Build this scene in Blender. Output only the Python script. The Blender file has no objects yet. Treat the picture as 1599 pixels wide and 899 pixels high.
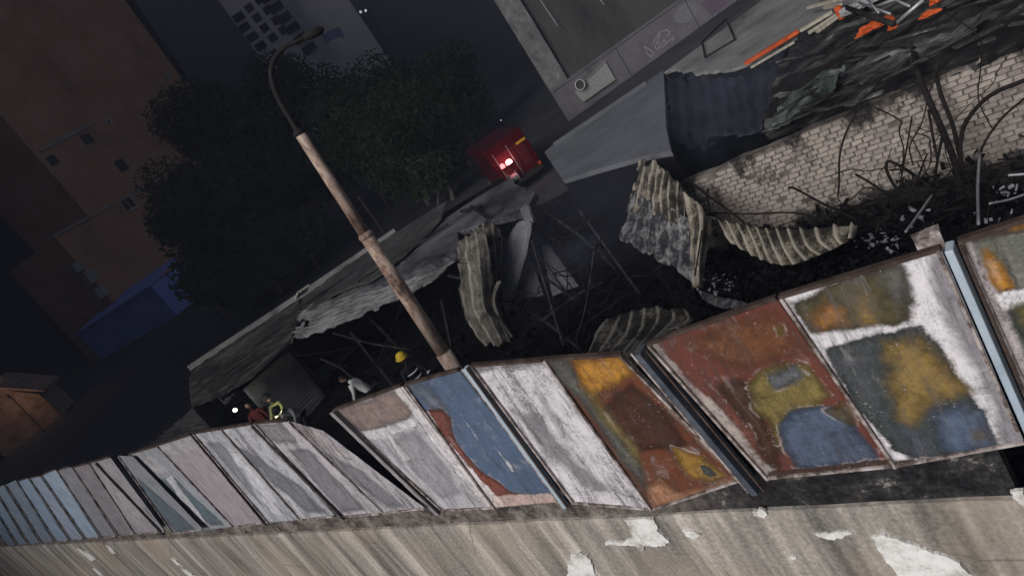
import bpy, bmesh, math, random
import numpy as np
from mathutils import Vector, Matrix, noise as mnoise
random.seed(7); rng = np.random.default_rng(7)
S = bpy.context.scene
HAZE = 0.0008
SMOKE = 0.05
COL = S.collection
R = math.radians

# ------------------------------------------------------------------ camera
F_PX, CXP, CYP = 1150.0, 799.5, 449.5
PITCH, ROLL, YAW = R(16.9), R(34.75), R(43.9)
CAM = Vector((0, 0, 7.0))
fwd = Vector((-math.sin(YAW)*math.cos(PITCH), math.cos(YAW)*math.cos(PITCH), -math.sin(PITCH)))
r0 = Vector((math.cos(YAW), math.sin(YAW), 0)); u0 = r0.cross(fwd)
right = r0*math.cos(ROLL) - u0*math.sin(ROLL); upv = r0*math.sin(ROLL) + u0*math.cos(ROLL)
cd = bpy.data.cameras.new('camera'); cam = bpy.data.objects.new('camera', cd); COL.objects.link(cam)
m = Matrix((right, upv, -fwd)).transposed().to_4x4(); m.translation = CAM
cam.matrix_world = m
cd.sensor_width = 36; cd.lens = F_PX/1599*36; cd.clip_start = 0.05; cd.clip_end = 3000
S.camera = cam

# ------------------------------------------------------------------ light
SUN_DIR = Vector((0.08, 0.80, -0.45)).normalized()        # the way the light travels
sl = bpy.data.lights.new('sun', 'SUN'); sl.energy = 5.0; sl.angle = R(44); sl.color = (1.0, 0.955, 0.925)
so = bpy.data.objects.new('sun', sl); COL.objects.link(so)
so.rotation_mode = 'QUATERNION'; so.rotation_quaternion = SUN_DIR.to_track_quat('-Z', 'Y'); so.location = (10, -20, 30)
W = bpy.data.worlds.new('World'); S.world = W; W.use_nodes = True
nt = W.node_tree; bg = nt.nodes['Background']; sk = nt.nodes.new('ShaderNodeTexSky'); sk.sky_type = 'NISHITA'
sk.sun_disc = False; sk.sun_elevation = math.asin(-SUN_DIR.z); sk.sun_rotation = math.atan2(-SUN_DIR.x, -SUN_DIR.y)
hs = nt.nodes.new('ShaderNodeHueSaturation'); hs.inputs['Saturation'].default_value = .5; nt.links.new(sk.outputs[0], hs.inputs['Color']); nt.links.new(hs.outputs[0], bg.inputs[0]); bg.inputs[1].default_value = 0.02
S.view_settings.view_transform = 'Standard'; S.view_settings.look = 'None'
S.view_settings.exposure = 0.0; S.view_settings.gamma = 1.0; S.view_settings.use_curve_mapping = False

# ------------------------------------------------------------------ helpers
def ray(px, py): return (fwd*F_PX + right*(px-CXP) - upv*(py-CYP)).normalized()
def Y(px, py, y): d = ray(px, py); return CAM + d*(y/d.y)
def Z(px, py, z): d = ray(px, py); return CAM + d*((z-CAM.z)/d.z)
def D(px, py, dist): return CAM + ray(px, py)*dist
def onplane(px, py, p0, n):
    d = ray(px, py); return CAM + d*((p0-CAM).dot(n)/d.dot(n))
def lin(c):
    return tuple(((v/255)/12.92 if v/255 <= .04045 else ((v/255+.055)/1.055)**2.4) for v in c)
def tag(o, label=None, cat=None, group=None, kind=None):
    if label: o['label'] = label
    if cat: o['category'] = cat
    if group: o['group'] = group
    if kind: o['kind'] = kind
    return o
def thing(name, label, cat, loc, group=None):
    o = bpy.data.objects.new(name, None); COL.objects.link(o); o.location = loc; o.empty_display_size = .2
    return tag(o, label, cat, group)
def wloc(o):
    v = Vector(o.location)
    while o.parent: o = o.parent; v += Vector(o.location)
    return v
def obj(name, V, Fc, mt, parent=None, origin=None, smooth=False):
    """one mesh object from world-space vertices; origin = where its own origin lies"""
    o0 = Vector(origin) if origin is not None else (wloc(parent) if parent else Vector((0, 0, 0)))
    me = bpy.data.meshes.new(name)
    me.from_pydata([tuple(Vector(v)-o0) for v in V], [], Fc); me.materials.append(mt)
    if smooth:
        for p in me.polygons: p.use_smooth = True
    me.update()
    o = bpy.data.objects.new(name, me); COL.objects.link(o)
    if parent: o.parent = parent; o.location = o0 - wloc(parent)
    else: o.location = o0
    return o
class MB:
    def __init__(s): s.v = []; s.f = []
    def add(s, V, Fc):
        n = len(s.v); s.v += [Vector(x) for x in V]; s.f += [tuple(i+n for i in q) for q in Fc]; return s
    def box(s, c, size, rz=0, jit=0, M=None):
        c = Vector(c); hx, hy, hz = (q/2 for q in size); V = []
        Rm = M if M is not None else Matrix.Rotation(rz, 3, 'Z')
        for z in (-hz, hz):
            for x, y in ((-hx, -hy), (hx, -hy), (hx, hy), (-hx, hy)):
                V.append(c + Rm @ Vector((x+random.uniform(-jit, jit), y+random.uniform(-jit, jit), z+random.uniform(-jit, jit))))
        return s.add(V, [(0,3,2,1),(4,5,6,7),(0,1,5,4),(1,2,6,5),(2,3,7,6),(3,0,4,7)])
    def bar(s, a, b, w, h=None):
        a = Vector(a); b = Vector(b); h = h or w; t = (b-a).normalized()
        q = t.cross(Vector((0, 0, 1)))
        q = q.normalized() if q.length > 1e-3 else Vector((1, 0, 0)); r = t.cross(q).normalized()
        V = [p + q*(w/2*i) + r*(h/2*j) for p in (a, b) for i, j in ((-1,-1),(1,-1),(1,1),(-1,1))]
        return s.add(V, [(0,1,2,3),(7,6,5,4),(0,4,5,1),(1,5,6,2),(2,6,7,3),(3,7,4,0)])
    def tube(s, pts, rad, n=8):
        pts = [Vector(p) for p in pts]; rad = rad if isinstance(rad, (list, tuple)) else [rad]*len(pts)
        V = []; Fc = []; pq = None
        for i, p in enumerate(pts):
            t = (pts[min(i+1, len(pts)-1)] - pts[max(i-1, 0)]).normalized()
            if pq is None:
                q = t.cross(Vector((0, 0, 1))); q = q if q.length > 1e-2 else t.cross(Vector((1, 0, 0)))
            else: q = pq - t*pq.dot(t)
            q.normalize(); pq = q; r = t.cross(q)
            for k in range(n):
                a = 2*math.pi*k/n; V.append(p + (q*math.cos(a)+r*math.sin(a))*rad[i])
        for i in range(len(pts)-1):
            for k in range(n):
                k2 = (k+1) % n; Fc.append((i*n+k, i*n+k2, (i+1)*n+k2, (i+1)*n+k))
        Fc.append(tuple(range(n))[::-1]); Fc.append(tuple((len(pts)-1)*n+k for k in range(n)))
        return s.add(V, Fc)
    def prism(s, pts, off):
        pts = [Vector(p) for p in pts]; off = Vector(off); n = len(pts)
        V = pts + [p+off for p in pts]
        return s.add(V, [tuple(range(n)), tuple(range(2*n-1, n-1, -1))] + [(i, i+n, (i+1) % n+n, (i+1) % n) for i in range(n)])
    def lathe(s, c, prof, n=14, axis=Vector((0,0,1))):
        c = Vector(c); Q = axis.normalized().to_track_quat('Z', 'Y'); V = []; Fc = []
        for r, z in prof:
            for k in range(n): V.append(c + Q @ Vector((r*math.cos(2*math.pi*k/n), r*math.sin(2*math.pi*k/n), z)))
        for i in range(len(prof)-1):
            for k in range(n): Fc.append((i*n+k, i*n+(k+1) % n, (i+1)*n+(k+1) % n, (i+1)*n+k))
        Fc.append(tuple(range(n))[::-1]); Fc.append(tuple((len(prof)-1)*n+k for k in range(n)))
        return s.add(V, Fc)
    def build(s, name, mt, parent=None, origin=None, smooth=False): return obj(name, s.v, s.f, mt, parent, origin, smooth)
def catmull(pts, sub=8):
    pts = [Vector(p) for p in pts]; out = []
    for i in range(len(pts)-1):
        a, b, c, d = pts[max(i-1, 0)], pts[i], pts[i+1], pts[min(i+2, len(pts)-1)]
        for k in range(sub):
            t = k/sub
            out.append(.5*((2*b)+(c-a)*t+(2*a-5*b+4*c-d)*t*t+(3*b-a-3*c+d)*t**3))
    out.append(pts[-1]); return out
def bevel(o, w=.01, seg=2):
    md = o.modifiers.new('bevel', 'BEVEL'); md.width = w; md.segments = seg; md.limit_method = 'ANGLE'; return o

# ------------------------------------------------------------------ materials
def mnodes(name):
    mt = bpy.data.materials.new(name); mt.use_nodes = True; t = mt.node_tree
    t.nodes['Principled BSDF'].inputs['Specular IOR Level'].default_value = .12
    return mt, t, t.nodes['Principled BSDF']
def noise(t, scale, detail=5, rough=.6, coord='Object', stretch=None, rot=None, dist=0):
    tc = t.nodes.new('ShaderNodeTexCoord'); src = tc.outputs[coord] if coord != 'Pos' else t.nodes.new('ShaderNodeNewGeometry').outputs['Position']
    if stretch or rot:
        mp = t.nodes.new('ShaderNodeMapping'); t.links.new(src, mp.inputs[0])
        if stretch: mp.inputs['Scale'].default_value = stretch
        if rot: mp.inputs['Rotation'].default_value = rot
        src = mp.outputs[0]
    n = t.nodes.new('ShaderNodeTexNoise'); n.inputs['Scale'].default_value = scale; n.inputs['Detail'].default_value = detail
    n.inputs['Roughness'].default_value = rough; n.inputs['Distortion'].default_value = dist
    t.links.new(src, n.inputs['Vector']); return n.outputs['Fac']
def ramp(t, fac, stops):
    r = t.nodes.new('ShaderNodeValToRGB'); t.links.new(fac, r.inputs[0]); e = r.color_ramp.elements
    while len(e) < len(stops): e.new(.5)
    for i, (p, c) in enumerate(stops): e[i].position = p; e[i].color = (*c, 1) if len(c) == 3 else c
    return r.outputs[0]
def mix(t, fac, a, b):
    x = t.nodes.new('ShaderNodeMix'); x.data_type = 'RGBA'
    if isinstance(fac, (int, float)): x.inputs[0].default_value = fac
    else: t.links.new(fac, x.inputs[0])
    for v, i in ((a, 6), (b, 7)):
        if isinstance(v, tuple): x.inputs[i].default_value = (*v, 1) if len(v) == 3 else v
        else: t.links.new(v, x.inputs[i])
    return x.outputs[2]
def maprange(t, v, a, b, c=0, d=1):
    x = t.nodes.new('ShaderNodeMapRange'); x.interpolation_type = 'SMOOTHSTEP'; t.links.new(v, x.inputs[0])
    for i, q in enumerate((a, b, c, d)): x.inputs[i+1].default_value = q
    return x.outputs[0]
def math_(t, op, a, b):
    x = t.nodes.new('ShaderNodeMath'); x.operation = op
    for i, v in enumerate((a, b)):
        if isinstance(v, (int, float)): x.inputs[i].default_value = v
        else: t.links.new(v, x.inputs[i])
    return x.outputs[0]
def bump(t, bs, h, strength=.4, dist=.02):
    b = t.nodes.new('ShaderNodeBump'); b.inputs['Strength'].default_value = strength; b.inputs['Distance'].default_value = dist
    t.links.new(h, b.inputs['Height']); t.links.new(b.outputs[0], bs.inputs['Normal'])
def blotch(name, cols, scale=2., rough=.85, metal=0, bmp=.35, stretch=None, rot=None, fine=18., coord='Object', lo=.33, hi=.67, bdist=.02):
    """colours laid out along a noise, with finer grain over it"""
    mt, t, b = mnodes(name)
    n1 = noise(t, scale, 6, .62, coord, stretch, rot, .3); n2 = noise(t, fine, 4, .7, coord, stretch, rot)
    f = math_(t, 'ADD', math_(t, 'MULTIPLY', n1, .72), math_(t, 'MULTIPLY', n2, .28))
    k = len(cols)
    t.links.new(ramp(t, f, [(lo+(hi-lo)*i/max(k-1, 1), c) for i, c in enumerate(cols)]), b.inputs['Base Color'])
    b.inputs['Roughness'].default_value = rough; b.inputs['Metallic'].default_value = metal
    if bmp: bump(t, b, f, bmp, bdist)
    return mt
def plain(name, c, rough=.6, metal=0, var=.25, scale=9., bmp=.1):
    return blotch(name, [tuple(x*(1-var) for x in c), c, tuple(min(1, x*(1+var)) for x in c)], scale, rough, metal, bmp)
def emit(name, c, s):
    mt, t, b = mnodes(name); b.inputs['Base Color'].default_value = (*c, 1)
    b.inputs['Emission Color'].default_value = (*c, 1); b.inputs['Emission Strength'].default_value = s; return mt
M = {}
M['ash'] = blotch('ash_ground', [(.003,.003,.004), (.006,.006,.0085), (.011,.0115,.015), (.036,.037,.043)], .9, .92, bmp=.8, fine=7, lo=.36, hi=.78, bdist=.08)
M['asphalt'] = blotch('asphalt', [(.035,.036,.04), (.055,.056,.06), (.08,.08,.085)], .35, .9, bmp=.3, fine=14)
M['concrete'] = None
M['soot'] = blotch('sooty_upstand', [(.008,.008,.008), (.02,.02,.021), (.05,.048,.046), (.20,.19,.175)], 2.6, .9, bmp=.8, fine=12, lo=.36, hi=.72)
M['plaster'] = blotch('white_plaster', [(.24,.23,.205), (.42,.415,.39), (.56,.56,.545), (.64,.645,.64)], 5, .85, bmp=.6, fine=26, lo=.36, hi=.58)
M['char'] = blotch('charred_timber', [(.006,.006,.007), (.018,.017,.017), (.045,.042,.04)], 3, .85, bmp=.6)
M['charplank'] = blotch('charred_plank', [(.006,.006,.006), (.018,.018,.018), (.06,.06,.058), (.26,.255,.245)], 1.1, .9, bmp=.6, fine=9, lo=.34, hi=.66)
M['beam'] = blotch('charred_steel_beam', [(.008,.008,.009), (.022,.022,.026), (.06,.06,.065)], 5, .8)
M['rod'] = blotch('scorched_steel', [(.006,.005,.005), (.013,.011,.010), (.028,.024,.022)], 8, .8, .1)
M['roof'] = blotch('grey_roof_screed', [(.085,.09,.10), (.118,.125,.139), (.15,.158,.174)], .8, .9, bmp=.3, fine=9)
M['slab'] = blotch('scorched_roof_screed', [(.02,.021,.024), (.06,.062,.07), (.10,.104,.115), (.13,.134,.146)], .55, .9, bmp=.5, fine=6, lo=.38, hi=.60)
M['roof_dirty'] = blotch('dirty_roof_screed', [(.05,.05,.05), (.14,.14,.14), (.19,.19,.185), (.23,.23,.22)], .9, .9, bmp=.5, fine=8)
M['charroof'] = blotch('charred_roof_felt', [(.005,.005,.006), (.013,.013,.014), (.06,.062,.06), (.22,.22,.215)], 1.0, .9, bmp=1, stretch=(.4,1.7,1), rot=(0,0,R(12)), fine=5, lo=.37, hi=.66, bdist=.1)
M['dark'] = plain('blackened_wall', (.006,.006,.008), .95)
M['bwall'] = blotch('brown_building_render', [(.26,.14,.085), (.38,.215,.14), (.46,.27,.185)], .12, .9, bmp=.2, fine=1.2)
M['bwall2'] = blotch('pale_trim_render', [(.22,.21,.19), (.36,.34,.31)], .6, .9)
M['tower'] = plain('grey_tower_render', (.42,.42,.43), .9)
M['glass'] = plain('dark_window_glass', (.012,.012,.016), .15)
M['white'] = plain('white_paint', (.62,.62,.6), .55)
M['bluetin'] = blotch('blue_sheet_metal', [(.18,.25,.66), (.24,.31,.78), (.28,.36,.8)], .5, .6)
M['trunk'] = blotch('bark', [(.10,.09,.08), (.22,.2,.185), (.36,.34,.32)], 5, .9, bmp=.6)

def leafmat(name, a, b_):
    mt, t, b = mnodes(name); f = math_(t, 'ADD', math_(t, 'MULTIPLY', noise(t, .55, 3, .6), .6), math_(t, 'MULTIPLY', noise(t, 3, 3, .7), .4))
    t.links.new(ramp(t, f, [(.40, a), (.60, b_)]), b.inputs['Base Color']); b.inputs['Roughness'].default_value = .7
    return mt
M['leaf'] = leafmat('leaves_dark', (.015,.027,.010), (.040,.062,.024))
M['leaf2'] = leafmat('leaves_mid', (.016,.028,.011), (.042,.064,.025))

# ------------------------------------------------------------------ the setting: ground
def sheet_grid(name, x0, x1, y0, y1, nx, ny, zf, mt, **k):
    V = [(x0+(x1-x0)*i/nx, y0+(y1-y0)*j/ny, zf(x0+(x1-x0)*i/nx, y0+(y1-y0)*j/ny)) for j in range(ny+1) for i in range(nx+1)]
    Fc = [(j*(nx+1)+i, j*(nx+1)+i+1, (j+1)*(nx+1)+i+1, (j+1)*(nx+1)+i) for j in range(ny) for i in range(nx)]
    return obj(name, V, Fc, mt, **k)
g = sheet_grid('ground', -600, 400, -200, 600, 4, 4, lambda x, y: 0, M['asphalt']); tag(g, kind='structure')
def nz(x, y, s, seed=0): return mnoise.fractal(Vector((x*s, y*s, seed)), 1.0, 2.0, 4)
g = sheet_grid('burnt_ground', -24, 6, 4.7, 24, 110, 80, lambda x, y: .07+.05*abs(nz(x, y, .9)) + .42*max(0, nz(x, y, .35, 5)-.1)*(1 if 5 < y < 13 else .3), M['ash'])
tag(g, kind='structure')

# ------------------------------------------------------------------ concrete parapet wall in the foreground
FY = 4.5                                                   # the plane of the sheet fence
mt, t, b = mnodes('streaked_concrete')
st = noise(t, 2.6, 5, .6, 'Object', (1, 1, .09), (0, R(7), 0)); st2 = noise(t, 9, 4, .65, 'Object', (1, 1, .07), (0, R(7), 0)); gr = noise(t, 22, 6, .75)
big = noise(t, .55, 3, .5)
f = math_(t, 'ADD', math_(t, 'ADD', math_(t, 'MULTIPLY', st, .5), math_(t, 'MULTIPLY', st2, .22)), math_(t, 'MULTIPLY', gr, .28))
c = ramp(t, f, [(.40, (.085,.081,.075)), (.47, (.175,.163,.148)), (.53, (.265,.245,.22)), (.60, (.43,.40,.36))])
c = mix(t, maprange(t, big, .45, .7, 0, .45), c, (.33,.27,.2))
tcx = t.nodes.new('ShaderNodeTexCoord'); vx = t.nodes.new('ShaderNodeTexVoronoi'); vx.feature = 'DISTANCE_TO_EDGE'; vx.inputs['Scale'].default_value = .55
nv_ = t.nodes.new('ShaderNodeTexNoise'); nv_.inputs['Scale'].default_value = 2.2; nv_.inputs['Detail'].default_value = 6; t.links.new(tcx.outputs['Object'], nv_.inputs['Vector'])
va = t.nodes.new('ShaderNodeMix'); va.data_type = 'RGBA'; va.inputs[0].default_value = .22; t.links.new(tcx.outputs['Object'], va.inputs[6]); t.links.new(nv_.outputs['Color'], va.inputs[7]); t.links.new(va.outputs[2], vx.inputs['Vector'])
c = mix(t, math_(t, 'MULTIPLY', maprange(t, vx.outputs['Distance'], .002, .007, 1, 0), maprange(t, big, .48, .6, 0, .55)), c, (.06,.055,.05))
c = mix(t, maprange(t, noise(t, 60, 3, .8), .64, .72, 0, .5), c, (.09,.085,.078))
t.links.new(c, b.inputs['Base Color']); b.inputs['Roughness'].default_value = .92; bump(t, b, math_(t, 'ADD', f, math_(t, 'MULTIPLY', gr, .5)), .5, .012)
M['concrete'] = mt
wall = thing('concrete_wall', 'streaked grey concrete wall with peeling white plaster below the sheet metal fence', 'wall', (-8, 4.5, 0))
WTOP = 2.25; WF = 4.455
def wall_face():
    V = []; nx, nzv = 260, 26
    for j in range(nzv+1):
        for i in range(nx+1):
            x = -58+64*i/nx; z = WTOP*(j/nzv)
            V.append((x, WF+.012*nz(x, z, 1.6)+(.0 if j < nzv else .01), z + (.012*nz(x, 3, 3) if j == nzv else 0)))
    n0 = len(V)
    for i in range(nx+1): x = -58+64*i/nx; V.append((x, 4.56, WTOP+.01))
    for i in range(nx+1): x = -58+64*i/nx; V.append((x, 4.56, 0))
    Fc = [(j*(nx+1)+i, j*(nx+1)+i+1, (j+1)*(nx+1)+i+1, (j+1)*(nx+1)+i) for j in range(nzv) for i in range(nx)]
    Fc += [(nzv*(nx+1)+i, nzv*(nx+1)+i+1, n0+i+1, n0+i) for i in range(nx)]
    Fc += [(n0+i, n0+i+1, n0+nx+2+i, n0+nx+1+i) for i in range(nx)]
    return obj('wall_face', V, Fc, M['concrete'], wall)
wall_face()
# dark sooty upstand between wall and fence
up = MB(); xs = np.linspace(-58, Y(1592, 770, 4.52).x, 160)
def uptop(x): return 2.56 + .36*max(0, min(1, (x+3.6)/2.2))
for i in range(len(xs)-1):
    a, c_ = xs[i], xs[i+1]; j0 = .012*nz(a, 1, 2.); j1 = .012*nz(c_, 1, 2.)
    up.add([(a, 4.50+j0, WTOP-.05), (c_, 4.50+j1, WTOP-.05), (c_, 4.52+j1, uptop(c_)), (a, 4.52+j0, uptop(a)), (a, 4.62, uptop(a)), (c_, 4.62, uptop(c_))],
           [(0,1,2,3), (3,2,5,4)])
x_end = xs[-1]; up.add([(x_end, 4.5, WTOP-.05), (x_end, 4.62, WTOP-.05), (x_end, 4.62, uptop(x_end)), (x_end, 4.52, uptop(x_end))], [(0,1,2,3)])
mt, t, b = mnodes('sooty_upstand'); n1 = noise(t, 2.6, 6, .7); n2 = noise(t, 13, 5, .75); f = math_(t, 'ADD', math_(t, 'MULTIPLY', n1, .6), math_(t, 'MULTIPLY', n2, .4))
cA = ramp(t, f, [(.42, (.006,.006,.007)), (.5, (.016,.016,.018)), (.57, (.04,.038,.037)), (.63, (.2,.19,.18))]); cB = ramp(t, f, [(.42, (.035,.03,.027)), (.5, (.10,.088,.08)), (.6, (.2,.18,.165))])
sp = t.nodes.new('ShaderNodeSeparateXYZ'); gg = t.nodes.new('ShaderNodeNewGeometry'); t.links.new(gg.outputs['Position'], sp.inputs[0])
xx = math_(t, 'ADD', sp.outputs[0], math_(t, 'MULTIPLY', n1, 3.0))      # the soot lies on the right hand stretch of the upstand
t.links.new(mix(t, maprange(t, xx, -3.2, -1.6), cB, cA), b.inputs['Base Color']); b.inputs['Roughness'].default_value = .92; bump(t, b, f, .8, .02)
up.build('sooty_upstand', mt, wall)
# peeled plaster patches, thin plates of their own
def patch(px, dep=.012, mt_='plaster'):
    pts = [Y(x, y, WF-.024) for x, y in px]; out = []
    n = len(pts)
    for i in range(n):
        a, b_ = pts[i], pts[(i+1) % n]
        for k in range(12):
            q = a.lerp(b_, k/12); q = q + Vector((nz(q.x, q.z, 7), 0, nz(q.x, q.z, 7, 4)))*.035; q = q + Vector((nz(q.x, q.z, 31), 0, nz(q.x, q.z, 31, 4)))*.014; out.append(q)
    if sum((out[i].x*out[(i+1) % len(out)].z-out[(i+1) % len(out)].x*out[i].z) for i in range(len(out))) < 0: out.reverse()
    MB().prism(out, (0, .03, 0)).build('plaster_patch', M[mt_], wall)
for p in ([(975,812),(1020,808),(1024,826),(1045,846),(1034,855),(1008,852),(1004,861),(992,852),(946,850),(945,846),(990,842),(985,830)],
          [(888,870),(904,862),(922,876),(930,905),(884,908)], [(1358,836),(1400,842),(1440,855),(1475,868),(1545,915),(1402,912),(1386,878)],
          [(1266,833),(1310,829),(1327,833),(1318,840),(1294,843)], [(1068,828),(1090,833),(1087,841),(1076,840)], [(120,857),(134,860),(150,872),(143,876)],
          [(164,851),(172,853),(182,864),(175,864)], [(262,868),(268,870),(283,882),(278,883)], [(282,887),(290,890),(312,904),(300,904)],
          [(143,886),(150,888),(163,899),(156,899)], [(1582,768),(1599,763),(1612,800),(1588,792)], [(1176,797),(1192,795),(1196,804),(1180,806)], [(1232,868),(1240,866),(1244,874),(1236,876)]):
    patch(p)

# ------------------------------------------------------------------ the fence of burnt sheet metal
def sdf(poly, P):
    d = np.full(len(P), 1e9); ins = np.zeros(len(P), bool); n = len(poly)
    for i in range(n):
        a = poly[i]; b_ = poly[(i+1) % n]; e = b_-a; w = P-a
        tt = np.clip((w@e)/max(e@e, 1e-9), 0, 1); q = w-tt[:, None]*e; d = np.minimum(d, np.hypot(q[:, 0], q[:, 1]))
        c1 = (a[1] > P[:, 1]) != (b_[1] > P[:, 1])
        with np.errstate(divide='ignore', invalid='ignore'):
            xi = (b_[0]-a[0])*(P[:, 1]-a[1])/(b_[1]-a[1])+a[0]
        ins ^= c1 & (P[:, 0] < xi)
    return np.where(ins, d, -d)
def srgb(c, k=1.0):
    l = lin(c); g_ = .3*l[0]+.55*l[1]+.15*l[2]; q = .5 if max(c)-min(c) < 30 else (.8 if c[2] == max(c) else .95)
    return tuple(min(.8, (g_+(x-g_)*q)*k) for x in l)
ALB = 0.98
fence = thing('sheet_metal_fence', 'long fence of fire-stained sheet metal panels standing on the concrete wall', 'fence', (-8, 4.5, 2.3))
M['rim'] = blotch('scorched_panel_rim', [(.03,.022,.02), (.10,.075,.065), (.34,.30,.29), (.5,.46,.47)], 4.5, .7, .1, .4, fine=20)
M['rail'] = blotch('burnt_rail', [(.02,.014,.012), (.05,.035,.03), (.10,.075,.065)], 4, .8, .1, .4)
M['post_blue'] = blotch('pale_blue_post', [(.24,.30,.36), (.33,.40,.46), (.42,.47,.53)], 2.5, .6, .1, .15, fine=25)
M['post_dark'] = blotch('dark_steel_post', [(.03,.035,.05), (.07,.08,.10), (.13,.14,.165)], 2.2, .6, .2, .2, fine=20)
M['post_gray'] = blotch('grey_steel_post', [(.14,.145,.155), (.24,.245,.26), (.38,.385,.4)], 3, .6, .2, .25, fine=20)
def panel_mat(i, base, layers, mot):
    mt, t, b = mnodes('panel_paint_%d' % i)
    n1 = noise(t, 2.2, 8, .68, dist=.4); n2 = noise(t, 16, 6, .78); n3 = noise(t, 6, 6, .72, 'Object', (1, 1, .35), (0, R(-12), 0))
    n4 = noise(t, 1.1, 6, .65, dist=.8); n5 = noise(t, 55, 4, .8); n6 = noise(t, 4.5, 7, .75, dist=.6)
    scr = noise(t, 24, 4, .7, 'Object', (1, 1, .05), (0, R(-14), 0))
    wn = math_(t, 'SUBTRACT', math_(t, 'ADD', math_(t, 'MULTIPLY', n1, .42), math_(t, 'ADD', math_(t, 'MULTIPLY', n6, .48), math_(t, 'MULTIPLY', n2, .10))), .5)
    k = mot
    c = ramp(t, math_(t, 'ADD', math_(t, 'MULTIPLY', n3, .6), math_(t, 'MULTIPLY', n2, .4)),
             [(.33, tuple(x*(1-k) for x in base)), (.48, base), (.63, tuple(min(.8, x*(1+.4*k)) for x in base))])
    c = mix(t, maprange(t, n6, .52, .68, 0, .3), c, (.46,.45,.46))
    for j, (col, soft, op) in enumerate(layers):
        at = t.nodes.new('ShaderNodeAttribute'); at.attribute_name = 'stain_%d' % j
        so_ = soft*.95
        s_ = math_(t, 'ADD', at.outputs['Fac'], math_(t, 'MULTIPLY', wn, .22+2.4*soft))
        mk = maprange(t, s_, -so_, so_, 0, op)
        cc = ramp(t, math_(t, 'ADD', math_(t, 'MULTIPLY', n2, .5), math_(t, 'MULTIPLY', n6, .5)), [(.36, tuple(x*.42 for x in col)), (.5, col), (.64, tuple(min(.8, x*1.32) for x in col))])
        cc = mix(t, maprange(t, n4, .45, .66, 0, .5), cc, tuple(x*.55+.01 for x in col))
        # scorched darker towards the rim of each burn
        cc = mix(t, maprange(t, s_, 0, .05+1.6*soft, .72 if sum(col) < .9 else .0, 0), cc, tuple(x*.22 for x in col))
        c = mix(t, mk, c, cc)
        if soft < .035:      # crumbled paint along the edge of the burn
            ed = math_(t, 'MULTIPLY', maprange(t, math_(t, 'ABSOLUTE', math_(t, 'ADD', s_, .012), 0), .003, .016, 1, 0), maprange(t, n6, .46, .6, 0, .75))
            c = mix(t, ed, c, (.045,.036,.03) if sum(col) > .5 else (.30,.26,.24))
    # smoke film, ash bloom, scuffs and specks
    vs = noise(t, 5, 7, .75, 'Object', (1, 1, .22), (0, R(-10), 0), .5)
    c = mix(t, maprange(t, math_(t, 'ADD', math_(t, 'MULTIPLY', vs, .6), math_(t, 'MULTIPLY', n5, .4)), .475, .60, 0, .2+1.0*mot), c, tuple(.12*x+.02 for x in base) if sum(base) < .5 else (.105,.10,.112))
    st1 = noise(t, 9, 8, .8, 'Object', (1, 1, .10), (0, R(-9), 0), .3); st2 = noise(t, 7, 8, .8, 'Object', (1, 1.3, .16), (0, R(-15), 0), .4)
    c = mix(t, maprange(t, math_(t, 'ADD', math_(t, 'MULTIPLY', st1, .7), math_(t, 'MULTIPLY', n4, .3)), .50, .61, 0, .35+.5*mot), c, (.045,.04,.042))
    c = mix(t, maprange(t, math_(t, 'ADD', math_(t, 'MULTIPLY', st2, .7), math_(t, 'MULTIPLY', n1, .3)), .56, .66, 0, .10+.25*mot), c, (.55,.53,.53))
    c = mix(t, maprange(t, n4, .52, .74, 0, .25), c, (.06,.055,.058))
    c = mix(t, maprange(t, scr, .64, .74, 0, .14), c, (.45,.43,.43))
    c = mix(t, maprange(t, math_(t, 'MULTIPLY', n5, math_(t, 'ADD', n6, .5)), .62, .74, 0, .6), c, (.04,.034,.032))
    c = mix(t, maprange(t, math_(t, 'MULTIPLY', noise(t, 40, 3, .7), math_(t, 'ADD', n3, .5)), .67, .75, 0, .45), c, (.55,.53,.54))
    t.links.new(c, b.inputs['Base Color']); b.inputs['Roughness'].default_value = .72; b.inputs['Metallic'].default_value = .05
    bump(t, b, math_(t, 'ADD', math_(t, 'ADD', n2, n3), n1), .45, .008)
    return mt
pcount = 0
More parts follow.
